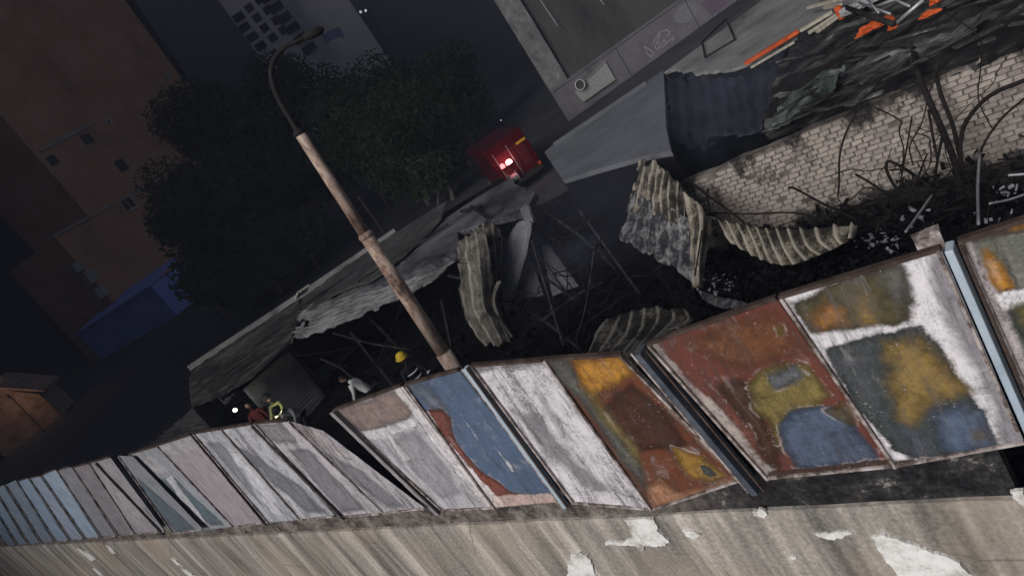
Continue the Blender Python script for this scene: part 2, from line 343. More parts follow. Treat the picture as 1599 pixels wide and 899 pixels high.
def panel(corners, base, stains=(), mot=.3, yo=(0, 0, 0, 0), label=None, rim=('l', 't'), res=1.0, buckle=.014, dents=()):
    """corners TL TR BR BL in photo pixels on the fence plane; yo = how far each corner is bent out of it"""
    global pcount
    TL, TR, BR, BL = [Y(p[0], p[1], FY+o) for p, o in zip(corners, yo)]
    w = max((TR-TL).length, .2); h = (TL-BL).length
    nx = max(8, int(w*42*res)); ny = max(16, int(h*42*res)); V = np.zeros(((nx+1)*(ny+1), 3))
    for j in range(ny+1):
        for i in range(nx+1):
            u = i/nx; v = j/ny
            p = (BL*(1-u)+BR*u)*(1-v)+(TL*(1-u)+TR*u)*v
            e = min(1, 5*min(u, 1-u))*min(1, 5*min(v, 1-v))
            p = p+Vector((0, buckle*e*nz(p.x*1.3, p.z, 1.1, pcount)*1.6+.003*nz(p.x, p.z, 6), 0))
            if j == 0: p.z += .014*nz(p.x, 7, 2.4, pcount)
            V[j*(nx+1)+i] = p
    P = V[:, [0, 2]]
    Fc = [(j*(nx+1)+i, j*(nx+1)+i+1, (j+1)*(nx+1)+i+1, (j+1)*(nx+1)+i) for j in range(ny) for i in range(nx)]
    lay = []
    mt = panel_mat(pcount, srgb(base, ALB*(.76 if sum(base) < 345 else 1)), [(srgb(s[1], ALB*(1.0 if sum(s[1]) > 470 else .74)), s[2] if len(s) > 2 else .03, s[3] if len(s) > 3 else 1.0) for s in stains], mot)
    o0 = (BL+BR)/2
    o = obj('sheet_panel', [tuple(x) for x in V], Fc, mt, fence, origin=o0, smooth=True)
    for j, s in enumerate(stains):
        poly = np.array([[q.x, q.z] for q in (Y(a, b_, FY) for a, b_ in s[0])])
        at = o.data.attributes.new('stain_%d' % j, 'FLOAT', 'POINT'); at.data.foreach_set('value', sdf(poly, P).astype(np.float32))
    md = o.modifiers.new('thickness', 'SOLIDIFY'); md.thickness = .004; md.offset = 1
    if label: o['label'] = label
    oy = Vector((0, -.012, 0))
    if 'l' in rim: MB().bar(TL+oy+Vector((.012,0,0)), BL+oy+Vector((.012,0,0)), .045, .026).build('edge_strip', M['rim'], o)
    if 'r' in rim: MB().bar(TR+oy-Vector((.012,0,0)), BR+oy-Vector((.012,0,0)), .045, .026).build('edge_strip', M['rim'], o)
    if 't' in rim: MB().bar(TL+Vector((0,.0,.008)), TR+Vector((0,.0,.008)), .05, .028).build('top_rail', M['rail'], o)
    if 'b' in rim: MB().bar(BL+oy+Vector((0,-.004,.012)), BR+oy+Vector((0,-.004,.012)), .02, .024).build('bottom_lip', M['rim'], o)
    pcount += 1; return o
LIL = (186,180,190); WH = (212,208,216); RUST = (104,62,52); OCH = (160,122,58); YEL = (196,138,52); OLI = (88,82,56); TEA = (62,76,78); BLU = (88,108,138); DRU = (74,48,40)
# far right panel, running out of the picture
panel([(1497,377),(1790,282),(1900,560),(1620,652)], (112,116,100), [
    ([(1500,374),(1520,368),(1620,590),(1640,660),(1600,640)], (176,160,162), .03), ([(1500,376),(1700,310),(1700,330),(1520,384)], (96,72,66), .03),
    ([(1524,384),(1545,380),(1560,405),(1582,448),(1572,456),(1556,450),(1536,412)], YEL, .02), ([(1568,358),(1620,338),(1640,350),(1580,362)], YEL, .02),
    ([(1554,464),(1599,452),(1680,430),(1690,445),(1600,472),(1572,482)], WH, .02), ([(1574,486),(1610,474),(1700,450),(1720,560),(1640,600),(1606,560)], TEA, .04),
    ([(1592,482),(1640,470),(1650,500),(1605,510)], (150,135,70), .05)], label='olive green panel with yellow burn marks at the right end of the fence', rim=('l','t'))
panel([(1218,464),(1470,388),(1600,690),(1396,727)], (204,200,208), [
    ([(1446,398),(1472,388),(1602,690),(1568,700),(1545,620),(1500,540),(1455,440)], (158,148,164), .05, .85),
    ([(1236,474),(1290,446),(1345,424),(1400,407),(1416,412),(1428,470),(1424,500),(1398,512),(1370,508),(1340,516),(1262,524),(1248,496)], OLI, .03),
    ([(1262,500),(1290,468),(1326,482),(1328,508),(1280,520)], (166,116,56), .05), ([(1330,470),(1356,462),(1372,505),(1345,512)], (168,136,62), .05),
    ([(1372,425),(1412,412),(1422,470),(1395,480)], (126,130,126), .06, .7),
    ([(1286,543),(1362,522),(1440,505),(1470,540),(1502,600),(1540,642),(1562,696),(1530,712),(1424,716),(1398,704),(1345,645),(1312,595)], TEA, .02),
    ([(1376,534),(1440,518),(1478,566),(1512,612),(1452,632),(1425,668),(1400,655),(1386,590)], (150,124,68), .06),
    ([(1452,645),(1500,630),(1540,636),(1556,698),(1500,712),(1470,700)], BLU, .04), ([(1300,560),(1355,545),(1365,562),(1320,576)], (96,106,114), .05, .8),
    ([(1400,660),(1440,672),(1468,700),(1425,712)], (84,98,116), .06, .8), ([(1515,672),(1540,668),(1545,684),(1520,690)], (140,118,70), .04, .7),
    ([(1468,716),(1560,704),(1564,712),(1480,726)], (206,150,90), .012), ([(1398,718),(1468,716),(1470,728),(1398,732)], (92,72,64), .015)],
    label='white and lilac panel with two large olive and blue burn patches', rim=('l','t','b'))
panel([(1012,537),(1213,465),(1393,727),(1198,746)], (112,64,54), [
    ([(1060,530),(1130,505),(1215,480),(1260,550),(1170,580),(1120,570)], (124,84,52), .08, .7), ([(1120,600),(1165,590),(1215,690),(1225,738),(1205,742)], (72,52,36), .05, .9),
    ([(1010,538),(1022,533),(1070,590),(1130,640),(1190,716),(1212,742),(1196,746)], (176,162,154), .03, .8),
    ([(1168,596),(1190,574),(1232,563),(1262,572),(1286,602),(1302,618),(1268,640),(1236,650),(1212,694),(1200,662),(1180,640)], (132,116,66), .03),
    ([(1196,584),(1240,568),(1256,586),(1240,602),(1208,608)], (116,124,132), .03), ([(1214,660),(1232,640),(1300,632),(1322,642),(1364,700),(1376,722),(1242,735),(1226,700)], (84,100,128), .025),
    ([(1212,506),(1222,508),(1226,522),(1216,524)], (140,116,66), .015), ([(1290,640),(1316,622),(1340,660),(1330,668)], (104,90,52), .03, .8),
    ([(1200,736),(1393,716),(1396,728),(1200,747)], (96,72,62), .02), ([(1080,580),(1092,584),(1170,670),(1190,700),(1170,690)], (170,108,96), .02, .6)],
    label='rust red panel with blue and olive burn patches', rim=('l','t','b'))
panel([(850,561),(972,553),(1162,747),(1018,796)], (110,66,46), [
    ([(850,560),(890,556),(905,590),(940,640),(962,668),(1002,722),(1016,770),(985,742),(930,660),(880,600)], (112,112,102), .05),
    ([(935,640),(985,595),(1040,640),(1075,690),(1045,700),(1000,705),(962,666)], DRU, .04, .9), ([(952,620),(970,612),(1010,650),(1050,650),(1085,690),(1140,730),(1060,660)], (88,62,38), .04, .7),
    ([(892,560),(972,554),(990,585),(962,604),(935,614),(930,640),(908,605)], YEL, .03), ([(905,600),(935,618),(965,662),(998,700),(1002,735),(970,690),(925,640)], (138,122,72), .05, .8),
    ([(1050,694),(1076,704),(1102,712),(1134,742),(1112,754),(1080,745),(1062,722)], (168,128,54), .018), ([(1092,721),(1110,727),(1119,740),(1110,747),(1098,738)], (88,108,104), .01),
    ([(1008,760),(1030,745),(1060,766),(1100,758),(1150,742),(1155,752),(1020,795)], (190,140,108), .03, .8), ([(972,553),(980,553),(1166,744),(1150,750),(1090,690)], (176,150,136), .014, .75)],
    label='brown rusty panel with a yellow burn patch at its top', rim=('l','t','r','b'))
panel([(737,571),(848,562),(1014,794),(896,784)], (192,188,196), [
    ([(800,640),(845,650),(900,720),(960,770),(930,770),(870,720)], (122,122,134), .08, .75), ([(740,572),(848,562),(852,570),(745,580)], (140,128,130), .02, .8),
    ([(835,600),(862,640),(900,690),(880,680),(850,640)], (150,148,160), .06, .6), ([(896,770),(960,765),(1005,785),(1008,793),(900,784)], (206,198,212), .03, .7)], .7, label='pale lilac ash-coated panel', rim=('l','t','b'))
panel([(634,600),(718,577),(874,784),(772,792)], (84,106,138), [
    ([(634,600),(660,594),(700,640),(680,645)], (120,132,146), .05, .7), ([(664,640),(684,636),(702,650),(712,690),(745,728),(800,768),(866,776),(872,785),(785,791),(735,742),(690,690)], (132,78,66), .02),
    ([(652,640),(668,642),(700,690),(742,738),(775,772),(790,791),(768,792),(730,745),(690,690)], (204,194,196), .025), ([(770,772),(870,770),(872,785),(775,792)], (200,178,170), .02, .75),
    ([(716,646),(719,648),(748,684),(746,686)], (190,194,200), .01, .6), ([(770,692),(776,698),(806,738),(800,734)], (190,194,200), .014, .7)], .22, label='blue painted panel with a rust and white edge', rim=('l','t'))
panel([(522,640),(628,601),(770,792),(692,796)], (168,166,176), [
    ([(522,640),(628,601),(650,640),(640,656),(606,664),(580,676),(560,672)], (150,126,116), .04, .9), ([(610,602),(628,600),(672,660),(720,720),(768,790),(755,790),(690,705),(650,650)], (206,198,202), .025, .9),
    ([(566,672),(600,668),(642,652),(652,662),(612,680),(640,716),(632,718),(604,684),(575,684)], (208,204,210), .016, .9), ([(612,686),(650,668),(690,720),(720,770),(690,780),(650,740)], (142,142,152), .05, .6)],
    .5, label='pale grey panel with a scorched brown top', rim=('l','t','b'))
panel([(452,657),(505,672),(664,793),(600,800)], (164,158,168), [
    ([(452,657),(505,672),(560,712),(520,700),(470,680)], (172,156,154), .03, .9), ([(500,700),(570,730),(640,785),(610,790),(540,745)], (128,130,142), .06, .8)], .75, yo=(0,-.05,-.12,0), label='crumpled pale panel bent away from its neighbour', rim=('l','b'))
panel([(398,660),(450,656),(598,801),(532,806)], (170,164,174), [
    ([(400,662),(440,658),(466,690),(430,690)], (140,130,132), .03, .8), ([(450,700),(480,700),(540,760),(570,796),(535,800),(490,750)], (128,124,136), .04, .85)], .6, label='lilac grey panel with a dark oblong stain', rim=('l','t','b'))
panel([(346,669),(394,661),(524,805),(470,811)], (166,168,180), [
    ([(360,690),(400,710),(470,760),(510,800),(480,800),(410,740)], (104,112,126), .06, .8)], .8, label='pale ash panel streaked with dark soot', rim=('l','t','b'))
panel([(303,676),(344,669),(468,811),(420,815)], (160,166,178), [
    ([(350,708),(372,708),(420,762),(450,808),(425,800),(390,750)], (196,196,206), .03, .8), ([(320,690),(345,690),(400,770),(410,790)], (120,128,142), .04, .7)], .6, label='pale blue grey panel with a white drip', rim=('l','t'))
panel([(246,695),(298,678),(418,814),(366,822)], (150,138,148), [([(246,694),(298,678),(310,700),(258,716)], (160,156,162), .04, .8)], .2, label='pinkish grey panel, evenly coloured', rim=('l','t','b'))
panel([(203,708),(244,696),(364,822),(312,828)], (136,144,154), [
    ([(240,742),(262,735),(300,772),(350,818),(330,820),(270,770)], (90,112,126), .04, .9), ([(205,720),(240,712),(268,742),(250,748)], (166,160,168), .04, .8), ([(258,745),(268,742),(322,815),(312,818)], (186,186,194), .02, .8)], .3, label='grey panel with a teal lower half', rim=('l','t'))
panel([(186,711),(208,712),(318,826),(272,832)], (120,126,138), [([(215,745),(250,770),(310,820),(280,830),(240,800)], (86,108,120), .05, .9)], .3, yo=(0,-.06,-.1,0), label='twisted narrow panel with a teal foot', rim=('l','b'))
panel([(140,722),(172,713),(258,829),(212,833)], (142,138,146), [([(152,745),(170,742),(240,825),(225,830)], (162,152,160), .04, .6)], .3, label='grey lilac panel beside the twisted one', rim=('l','t','b'))
far = [((112,729),(138,723),(210,832),(184,836),(126,116,128)), ((88,734),(111,729),(182,836),(157,838),(122,124,136)), ((64,741),(87,735),(155,838),(132,840),(136,158,180)),
       ((45,746),(63,742),(130,840),(109,843),(132,146,168)), ((26,751),(44,747),(107,843),(86,845),(120,142,168)), ((8,756),(25,752),(84,845),(64,847),(106,122,140)),
       ((-10,761),(7,757),(62,847),(44,849),(104,124,144)), ((-26,765),(-11,762),(42,849),(26,850),(104,128,152)), ((-42,769),(-27,766),(24,850),(8,851),(96,116,140))]
FLAB = ['mauve grey panel with a sharp lit edge', 'dull mauve panel', 'pale blue panel, brightest of the far ones', 'blue grey panel', 'dusty blue panel', 'dark slate panel', 'slate blue panel', 'blue panel near the left edge', 'last blue panel at the left edge']
for i, (a, b_, c_, d_, col) in enumerate(far):
    a = (a[0]+2.2, a[1]); d_ = (d_[0]+3.2, d_[1]); b_ = (b_[0]-.8, b_[1]-1.5*(i % 3))
    panel([a, b_, c_, d_], col, [], .3, res=.45, rim=('l','t','b') if i < 5 else ('l',), label=FLAB[i])
# posts
def post(p0, p1, w, dep, mt, yoff, lab=None):
    a = Y(*p0, FY+yoff); b_ = Y(*p1, FY+yoff); o = bevel(MB().bar(a, b_, w, dep).build('post', mt, fence, origin=b_), .008)
    if lab: o['label'] = lab
    # folded lips along both edges of the channel
    MB().bar(a+Vector((-w/2,-dep/2,0)), b_+Vector((-w/2,-dep/2,0)), .012, .02).build('post_lip', M['rim'], o)
    MB().bar(a+Vector((w/2,-dep/2,0)), b_+Vector((w/2,-dep/2,0)), .012, .02).build('post_lip', M['rail'], o)
post((1482,384),(1606,668), .125, .05, M['post_blue'], -.05, 'wide pale blue post')
post((727,573),(884,790), .075, .05, M['post_blue'], -.045, 'narrow pale blue post')
post((999,546),(1182,764), .15, .06, M['post_dark'], -.02, 'dark blue grey post beside the rust red panel')
post((520,641),(686,801), .085, .06, M['post_gray'], -.03, 'grey double edged post beside the black gap')
post((394,663),(538,810), .05, .05, M['post_dark'], -.02)
post((300,678),(416,818), .035, .05, M['post_dark'], -.02)
post((150,722),(256,834), .05, .05, M['post_dark'], -.02)
# scrap bracket that sticks up behind the rail
bk = MB().box(Y(1452,376,4.62), (.16,.12,.11), R(12), .012); bk.bar(Y(1459,360,4.6), Y(1468,392,4.6), .03, .05)
bk.build('bracket', M['rim'], fence, origin=Y(1452,384,4.62))

# ------------------------------------------------------------------ the burnt yard: brick wall
BY = 13.2
bricks = thing('brick_wall', 'long pale pinkish brick wall with soot marks behind the burnt yard', 'wall', (-3, BY, 0))
def brickmat(name, soot=1.0):
    mt, t, b = mnodes(name); oi = t.nodes.new('ShaderNodeObjectInfo')
    rnd = oi.outputs['Random'] if name == 'brick' else noise(t, 3, 2)
    c = ramp(t, rnd, [(0, (.25,.22,.198)), (.35, (.31,.275,.25)), (.7, (.35,.312,.282)), (1, (.39,.352,.32))]) if name != 'mortar' else ramp(t, noise(t, 3, 5), [(.4, (.075,.066,.058)), (.6, (.17,.15,.135))])
    n1 = noise(t, .75, 6, .7, 'Pos'); n2 = noise(t, 12, 5, .7, 'Pos'); nd = noise(t, 1.6, 5, .7, 'Pos', (1, 1, .35))
    c = mix(t, maprange(t, n2, .45, .7, 0, .45), c, (.15,.13,.12))
    c = mix(t, maprange(t, nd, .57, .68, 0, .7*soot), c, (.03,.027,.025)); c = mix(t, maprange(t, n1, .58, .70, 0, .85*soot), c, (.02,.019,.019))
    sp = t.nodes.new('ShaderNodeSeparateXYZ'); gg = t.nodes.new('ShaderNodeNewGeometry'); t.links.new(gg.outputs['Position'], sp.inputs[0])
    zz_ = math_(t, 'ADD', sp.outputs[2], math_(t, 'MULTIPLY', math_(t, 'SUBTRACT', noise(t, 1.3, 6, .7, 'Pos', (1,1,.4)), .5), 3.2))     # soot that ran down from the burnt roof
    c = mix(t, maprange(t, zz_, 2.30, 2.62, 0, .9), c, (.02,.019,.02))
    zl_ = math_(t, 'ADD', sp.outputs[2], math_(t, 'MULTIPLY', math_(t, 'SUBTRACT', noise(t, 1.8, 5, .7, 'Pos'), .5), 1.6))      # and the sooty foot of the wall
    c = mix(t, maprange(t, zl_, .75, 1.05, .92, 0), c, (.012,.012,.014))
    t.links.new(c, b.inputs['Base Color']); b.inputs['Roughness'].default_value = .92; bump(t, b, n2, .6, .01); return mt
M['brick'] = brickmat('brick'); M['brick_mass'] = brickmat('brick_mass'); M['mortar'] = brickmat('mortar')
bl, bh, gap = .192, .083, .012
meshes = []
for k in range(7):
    mb = MB(); j = lambda a: random.uniform(-a, a); hx, hz = bl/2, bh/2
    V = [(-hx+j(.012), 0, -hz+j(.006)), (hx+j(.012), 0, -hz+j(.006)), (hx+j(.012), 0, hz+j(.006)), (-hx+j(.012), 0, hz+j(.006))]
    Fr = [(v[0]*.90+j(.006), -.034+j(.006), v[2]*.78+j(.005)) for v in V]
    me = bpy.data.meshes.new('brick'); me.from_pydata(V+Fr, [], [(4,5,6,7), (0,1,5,4), (1,2,6,5), (2,3,7,6), (3,0,4,7)]); me.materials.append(M['brick']); meshes.append(me)
def wtop(x): return 2.52+.02*x + .05*nz(x, 0, 2)
def tonpx(p):
    d = p-CAM; z_ = d.dot(fwd); return CXP+F_PX*d.dot(right)/z_, CYP-F_PX*d.dot(upv)/z_, z_
cand = []
zr = .05
row = 0
while zr < 2.7:
    x = -7.1 + (0.12 if row % 2 else 0)
    while x < 2.4:
        sag = .05*nz(x, 2, .25)
        p = Vector((x, BY, zr+sag+bh/2))
        if p.z < wtop(x)-.03:
            px, py, dz = tonpx(p)
            if -20 < px < 1640 and -30 < py < 360 and random.random() > (.2 if px < 1120 else .035): cand.append((dz, p))
        x += bl+gap+random.uniform(-.004, .006)
    zr += bh+gap; row += 1
cand.sort(key=lambda q: q[0])
core = MB(); 
for i in range(40):
    x0 = -7.2+9.7*i/40; x1 = -7.2+9.7*(i+1)/40
    core.add([(x0, BY-.012, 0), (x1, BY-.012, 0), (x1, BY-.012, wtop(x1)), (x0, BY-.012, wtop(x0)), (x0, BY+.22, wtop(x0)), (x1, BY+.22, wtop(x1))], [(0,1,2,3), (3,2,5,4)])
core.build('mortar_core', M['mortar'], bricks)
mass = MB()
for k, (dz, p) in enumerate(cand):
    rot = Matrix.Rotation(random.uniform(-.025, .025), 3, 'Y'); yy = random.uniform(-.012, .006)
    if k < 300:
        o = bpy.data.objects.new('brick', random.choice(meshes)); COL.objects.link(o); o.parent = bricks
        o.location = p-Vector(bricks.location)+Vector((0, yy, 0)); o.rotation_euler = (0, random.uniform(-.025, .025), random.uniform(-.03, .03))
    else:
        me = random.choice(meshes); mass.add([p+Vector((0, yy, 0))+rot @ v.co for v in me.vertices], [tuple(q.vertices) for q in me.polygons])
o = mass.build('bricks', M['brick_mass'], bricks); o['kind'] = 'stuff'

# ------------------------------------------------------------------ warped sheets
def warp(name, rows, mt, parent=None, ncor=0, amp=.03, along='u', sub=10, rough=.012, rw=.33, nres=None, origin=None, label=None, cat='metal sheet', group=None, sag=0, thick=.006, rag=0):
    """rows: control rows of (px,py,y) or Vectors; a smooth sheet with corrugations and dents"""
    ctl = [[Y(*p) if not isinstance(p, Vector) else p for p in r] for r in rows]
    hor = [catmull(r, sub) for r in ctl]
    nu = len(hor[0]); cols = [catmull([hor[j][i] for j in range(len(hor))], sub) for i in range(nu)]; nv = len(cols[0])
    k = 1
    if ncor:   # resample finer across the corrugations
        n_need = ncor*6+1
        def resamp(L, n):
            out = []
            for q in range(n):
                s_ = q/(n-1)*(len(L)-1); i0 = min(int(s_), len(L)-2); out.append(L[i0].lerp(L[i0+1], s_-i0))
            return out
        if along == 'u':
            rowsr = [resamp([cols[i][j] for i in range(nu)], n_need) for j in range(nv)]; nu = n_need
            cols = [[rowsr[j][i] for j in range(nv)] for i in range(nu)]
        else:
            cols = [resamp(cols[i], n_need) for i in range(nu)]; nv = n_need
    V = []; ridge = []; seed = random.random()*50
    for i in range(nu):
        for j in range(nv):
            p = cols[i][j]
            du = cols[min(i+1, nu-1)][j]-cols[max(i-1, 0)][j]; dv = cols[i][min(j+1, nv-1)]-cols[i][max(j-1, 0)]
            n = du.cross(dv); n = n.normalized() if n.length > 1e-9 else Vector((0, -1, 0))
            if n.dot(CAM-p) < 0: n = -n
            q = (i/(nu-1) if along == 'u' else j/(nv-1))*ncor
            w = 0
            if ncor:
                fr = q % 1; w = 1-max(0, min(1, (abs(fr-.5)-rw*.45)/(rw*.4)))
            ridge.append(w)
            V.append(p+n*(w*amp*(.6+.8*abs(nz(p.x, p.z, 1.2, seed)))+rough*nz(p.x*1.0+seed, p.y+p.z, 2.2)+.4*rough*nz(p.x+seed, p.z-p.y, 7)))
    Fc = [(i*nv+j, (i+1)*nv+j, (i+1)*nv+j+1, i*nv+j+1) for i in range(nu-1) for j in range(nv-1)]
    if rag:      # torn edges: bites out of the rim
        def torn(f):
            i_, j_ = f[0]//nv, f[0] % nv; e = min(i_, nu-2-i_, j_, nv-2-j_); c_ = V[f[0]]
            return e < rag*max(0, mnoise.noise(Vector((c_.x*2.6+seed, c_.y*2.6, c_.z*2.6)))+.25)
        Fc = [f for f in Fc if not torn(f)]
    o = obj(name, V, Fc, mt, parent, origin=origin if origin is not None else (sum(V, Vector())/len(V) if parent is None else None), smooth=True)
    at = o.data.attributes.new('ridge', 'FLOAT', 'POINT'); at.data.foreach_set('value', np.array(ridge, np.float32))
    md = o.modifiers.new('thickness', 'SOLIDIFY'); md.thickness = thick; md.offset = -1
    if parent is None: tag(o, label, cat, group)
    return o
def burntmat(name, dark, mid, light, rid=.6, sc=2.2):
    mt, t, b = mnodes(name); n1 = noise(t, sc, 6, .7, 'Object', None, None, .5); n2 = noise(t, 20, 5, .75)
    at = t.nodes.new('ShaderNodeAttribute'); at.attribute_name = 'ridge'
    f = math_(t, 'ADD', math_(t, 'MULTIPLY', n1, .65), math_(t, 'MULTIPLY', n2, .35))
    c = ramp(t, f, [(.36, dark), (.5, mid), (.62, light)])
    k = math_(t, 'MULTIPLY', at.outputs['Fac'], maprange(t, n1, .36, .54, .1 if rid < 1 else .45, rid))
    c = mix(t, k, c, tuple(min(.6, x*1.5) for x in light))  # rib tops painted paler to stand in for highlights on them
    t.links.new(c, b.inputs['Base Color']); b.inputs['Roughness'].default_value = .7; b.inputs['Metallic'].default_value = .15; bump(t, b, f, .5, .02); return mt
M['burnt'] = burntmat('burnt_corrugated', (.006,.006,.006), (.025,.023,.021), (.16,.15,.13), .9)
M['burnt_blue'] = burntmat('burnt_sheet_bluegrey', (.010,.0105,.012), (.04,.042,.047), (.23,.23,.235), .3, 4.2)
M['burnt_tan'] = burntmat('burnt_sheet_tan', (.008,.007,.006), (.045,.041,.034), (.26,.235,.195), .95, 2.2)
M['ribbon'] = burntmat('ribbed_ribbon', (.006,.0055,.005), (.035,.032,.027), (.27,.245,.20), 1.0, 1.4)
M['burnt_tan2'] = burntmat('ashen_sheet', (.03,.027,.023), (.10,.093,.08), (.24,.225,.195), .7, 1.8)
M['tin_fine'] = burntmat('fine_grey_sheet', (.07,.07,.077), (.12,.12,.128), (.20,.20,.21), .2, .8)
M['tin'] = burntmat('grey_corrugated', (.05,.05,.052), (.12,.12,.122), (.22,.22,.22), .7, .9)
M['shadesheet'] = burntmat('shade_sheet', (.006,.007,.011), (.012,.0135,.021), (.03,.032,.045), .3, 1.2)
M['roof_old'] = burntmat('old_roof_felt', (.008,.008,.008), (.035,.035,.034), (.11,.108,.10), .5, 1.1)
M['tin_dark'] = burntmat('old_corrugated_roof', (.025,.025,.026), (.06,.06,.06), (.12,.12,.118), .6, .7)
G1 = 'twisted metal sheets in the burnt yard'
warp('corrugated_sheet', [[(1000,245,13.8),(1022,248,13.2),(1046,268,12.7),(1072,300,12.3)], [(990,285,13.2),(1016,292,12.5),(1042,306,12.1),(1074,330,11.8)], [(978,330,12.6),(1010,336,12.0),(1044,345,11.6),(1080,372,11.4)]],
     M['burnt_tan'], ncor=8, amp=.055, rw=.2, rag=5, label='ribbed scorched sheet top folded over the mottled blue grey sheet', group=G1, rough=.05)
warp('corrugated_sheet', [[(990,298,12.9),(1015,312,12.2),(1050,325,11.8),(1086,345,11.6)], [(976,335,12.5),(1010,352,11.9),(1048,372,11.4),(1086,390,11.2)], [(964,372,12.2),(1003,395,11.6),(1045,418,11.0),(1086,448,10.6)]],
     M['burnt_blue'], ncor=7, amp=.008, rw=.15, rag=3, label='large buckled blue grey sheet mottled with pale ash', group=G1, rough=.075)
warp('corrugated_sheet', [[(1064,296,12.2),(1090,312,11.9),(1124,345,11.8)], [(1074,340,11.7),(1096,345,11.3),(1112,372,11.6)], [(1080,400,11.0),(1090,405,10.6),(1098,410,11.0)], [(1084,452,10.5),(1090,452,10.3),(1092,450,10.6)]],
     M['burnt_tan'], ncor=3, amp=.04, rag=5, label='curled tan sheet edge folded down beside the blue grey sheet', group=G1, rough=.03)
warp('corrugated_sheet', [[(1118,342,12.0),(1160,352,11.6),(1205,358,11.3),(1262,358,11.1),(1340,352,11.0)], [(1132,364,11.6),(1172,376,11.2),(1216,386,10.9),(1270,380,10.8),(1338,362,10.8)], [(1146,378,11.4),(1184,402,11.0),(1232,414,10.7),(1290,394,10.7),(1334,372,10.7)]],
     M['ribbon'], ncor=12, amp=.08, rw=.2, label='long sagging ribbed ribbon of sheet along the foot of the brick wall', group=G1, rough=.02)
warp('corrugated_sheet', [[(945,497,8.4),(985,488,8.6),(1030,478,8.6),(1075,482,8.2)], [(925,520,8.0),(975,520,8.2),(1030,505,8.2),(1082,500,7.8)], [(912,556,7.6),(950,556,7.6),(1000,545,7.5),(1040,525,7.4)], [(912,590,7.3),(950,580,7.3),(1000,570,7.2),(1040,550,7.2)]],
     M['burnt'], ncor=7, amp=.03, rw=.16, rag=5, label='charred ribbed sheet crumpled right behind the dark fence post', group=G1, rough=.03)
warp('corrugated_sheet', [[(708,366,11.4),(735,356,11.6),(758,344,11.7)], [(712,420,10.9),(740,408,10.7),(770,400,11.1)], [(725,492,10.2),(748,476,10.1),(770,470,10.5)], [(740,520,9.9),(765,512,9.7),(788,506,10.0)], [(758,540,9.8),(780,540,9.6),(800,538,9.8)]],
     M['burnt_tan2'], ncor=4, amp=.03, rw=.12, rag=5, label='tall twisted strip of pale scorched sheet hanging right of the lamp post', group=G1, rough=.05)
warp('corrugated_sheet', [[(736,352,11.9),(760,345,12.0),(792,340,12.2)], [(746,400,11.4),(768,396,11.6),(786,392,11.8)], [(760,450,10.8),(774,446,11.0),(782,444,11.1)], [(776,505,10.2),(786,500,10.4),(794,495,10.5)]],
     M['burnt'], ncor=4, amp=.05, rw=.2, rag=5, label='blackened ribbed sheet in the hollow of the tall twisted strip', group=G1, rough=.05)
warp('corrugated_sheet', [[(776,440,10.8),(782,438,10.7),(786,440,10.8)], [(766,468,10.5),(772,466,10.35),(777,468,10.5)], [(774,500,10.2),(781,498,10.05),(786,500,10.2)], [(794,530,9.9),(800,526,9.8),(802,522,9.9)]],
     M['burnt_tan2'], label='thin pale curled sheet edge beside the tall twisted strip', group=G1, rough=.01)
warp('corrugated_sheet', [[(806,348,12.4),(817,344,12.4),(832,346,12.3)], [(784,398,11.9),(806,396,11.9),(822,398,11.9)], [(766,474,11.1),(780,478,11.1),(800,470,11.2)], [(772,490,10.9),(782,492,10.9),(794,484,11.0)]],
     M['tin_fine'], ncor=2, amp=.02, rw=.1, label='narrow flat grey strip of torn sheet leaning behind the twisted strip', group=G1, rough=.03)
warp('corrugated_sheet', [[(812,326,12.6),(820,318,12.6),(828,322,12.5)], [(818,342,12.3),(828,336,12.2),(834,340,12.2)], [(822,352,12.1),(830,354,12.0),(833,348,12.1)]],
     M['tin_fine'], label='small rounded pale sheet end at the top of the narrow grey strip', group=G1, rough=.03)
warp('corrugated_sheet', [[(806,430,12.0),(836,421,12.1)], [(812,466,11.5),(850,462,11.6)]], M['tin_fine'], label='flat grey sheet scrap lying among thin black rods', group=G1, rough=.05)
warp('corrugated_sheet', [[(846,385,12.8),(856,380,12.9)], [(862,462,11.6),(904,446,11.9)]], M['tin_fine'], label='pointed grey sheet scrap right of the flat grey one', group=G1, rough=.05)
warp('corrugated_sheet', [[(1090,452,10.2),(1120,462,9.6),(1160,470,9.2)], [(1095,466,9.9),(1130,482,9.3),(1170,476,8.9)]],
     M['burnt_blue'], ncor=0, label='small curled scorched sheet behind the rust red panel', group=G1, rough=.03)

# ------------------------------------------------------------------ open burnt shed with grey roof (left)
ZR = 2.75
shed = thing('burnt_shed', 'long burnt-out shed with torn corrugated roof and grey screed top behind the lamp post', 'shed', (-17, 13, 0))
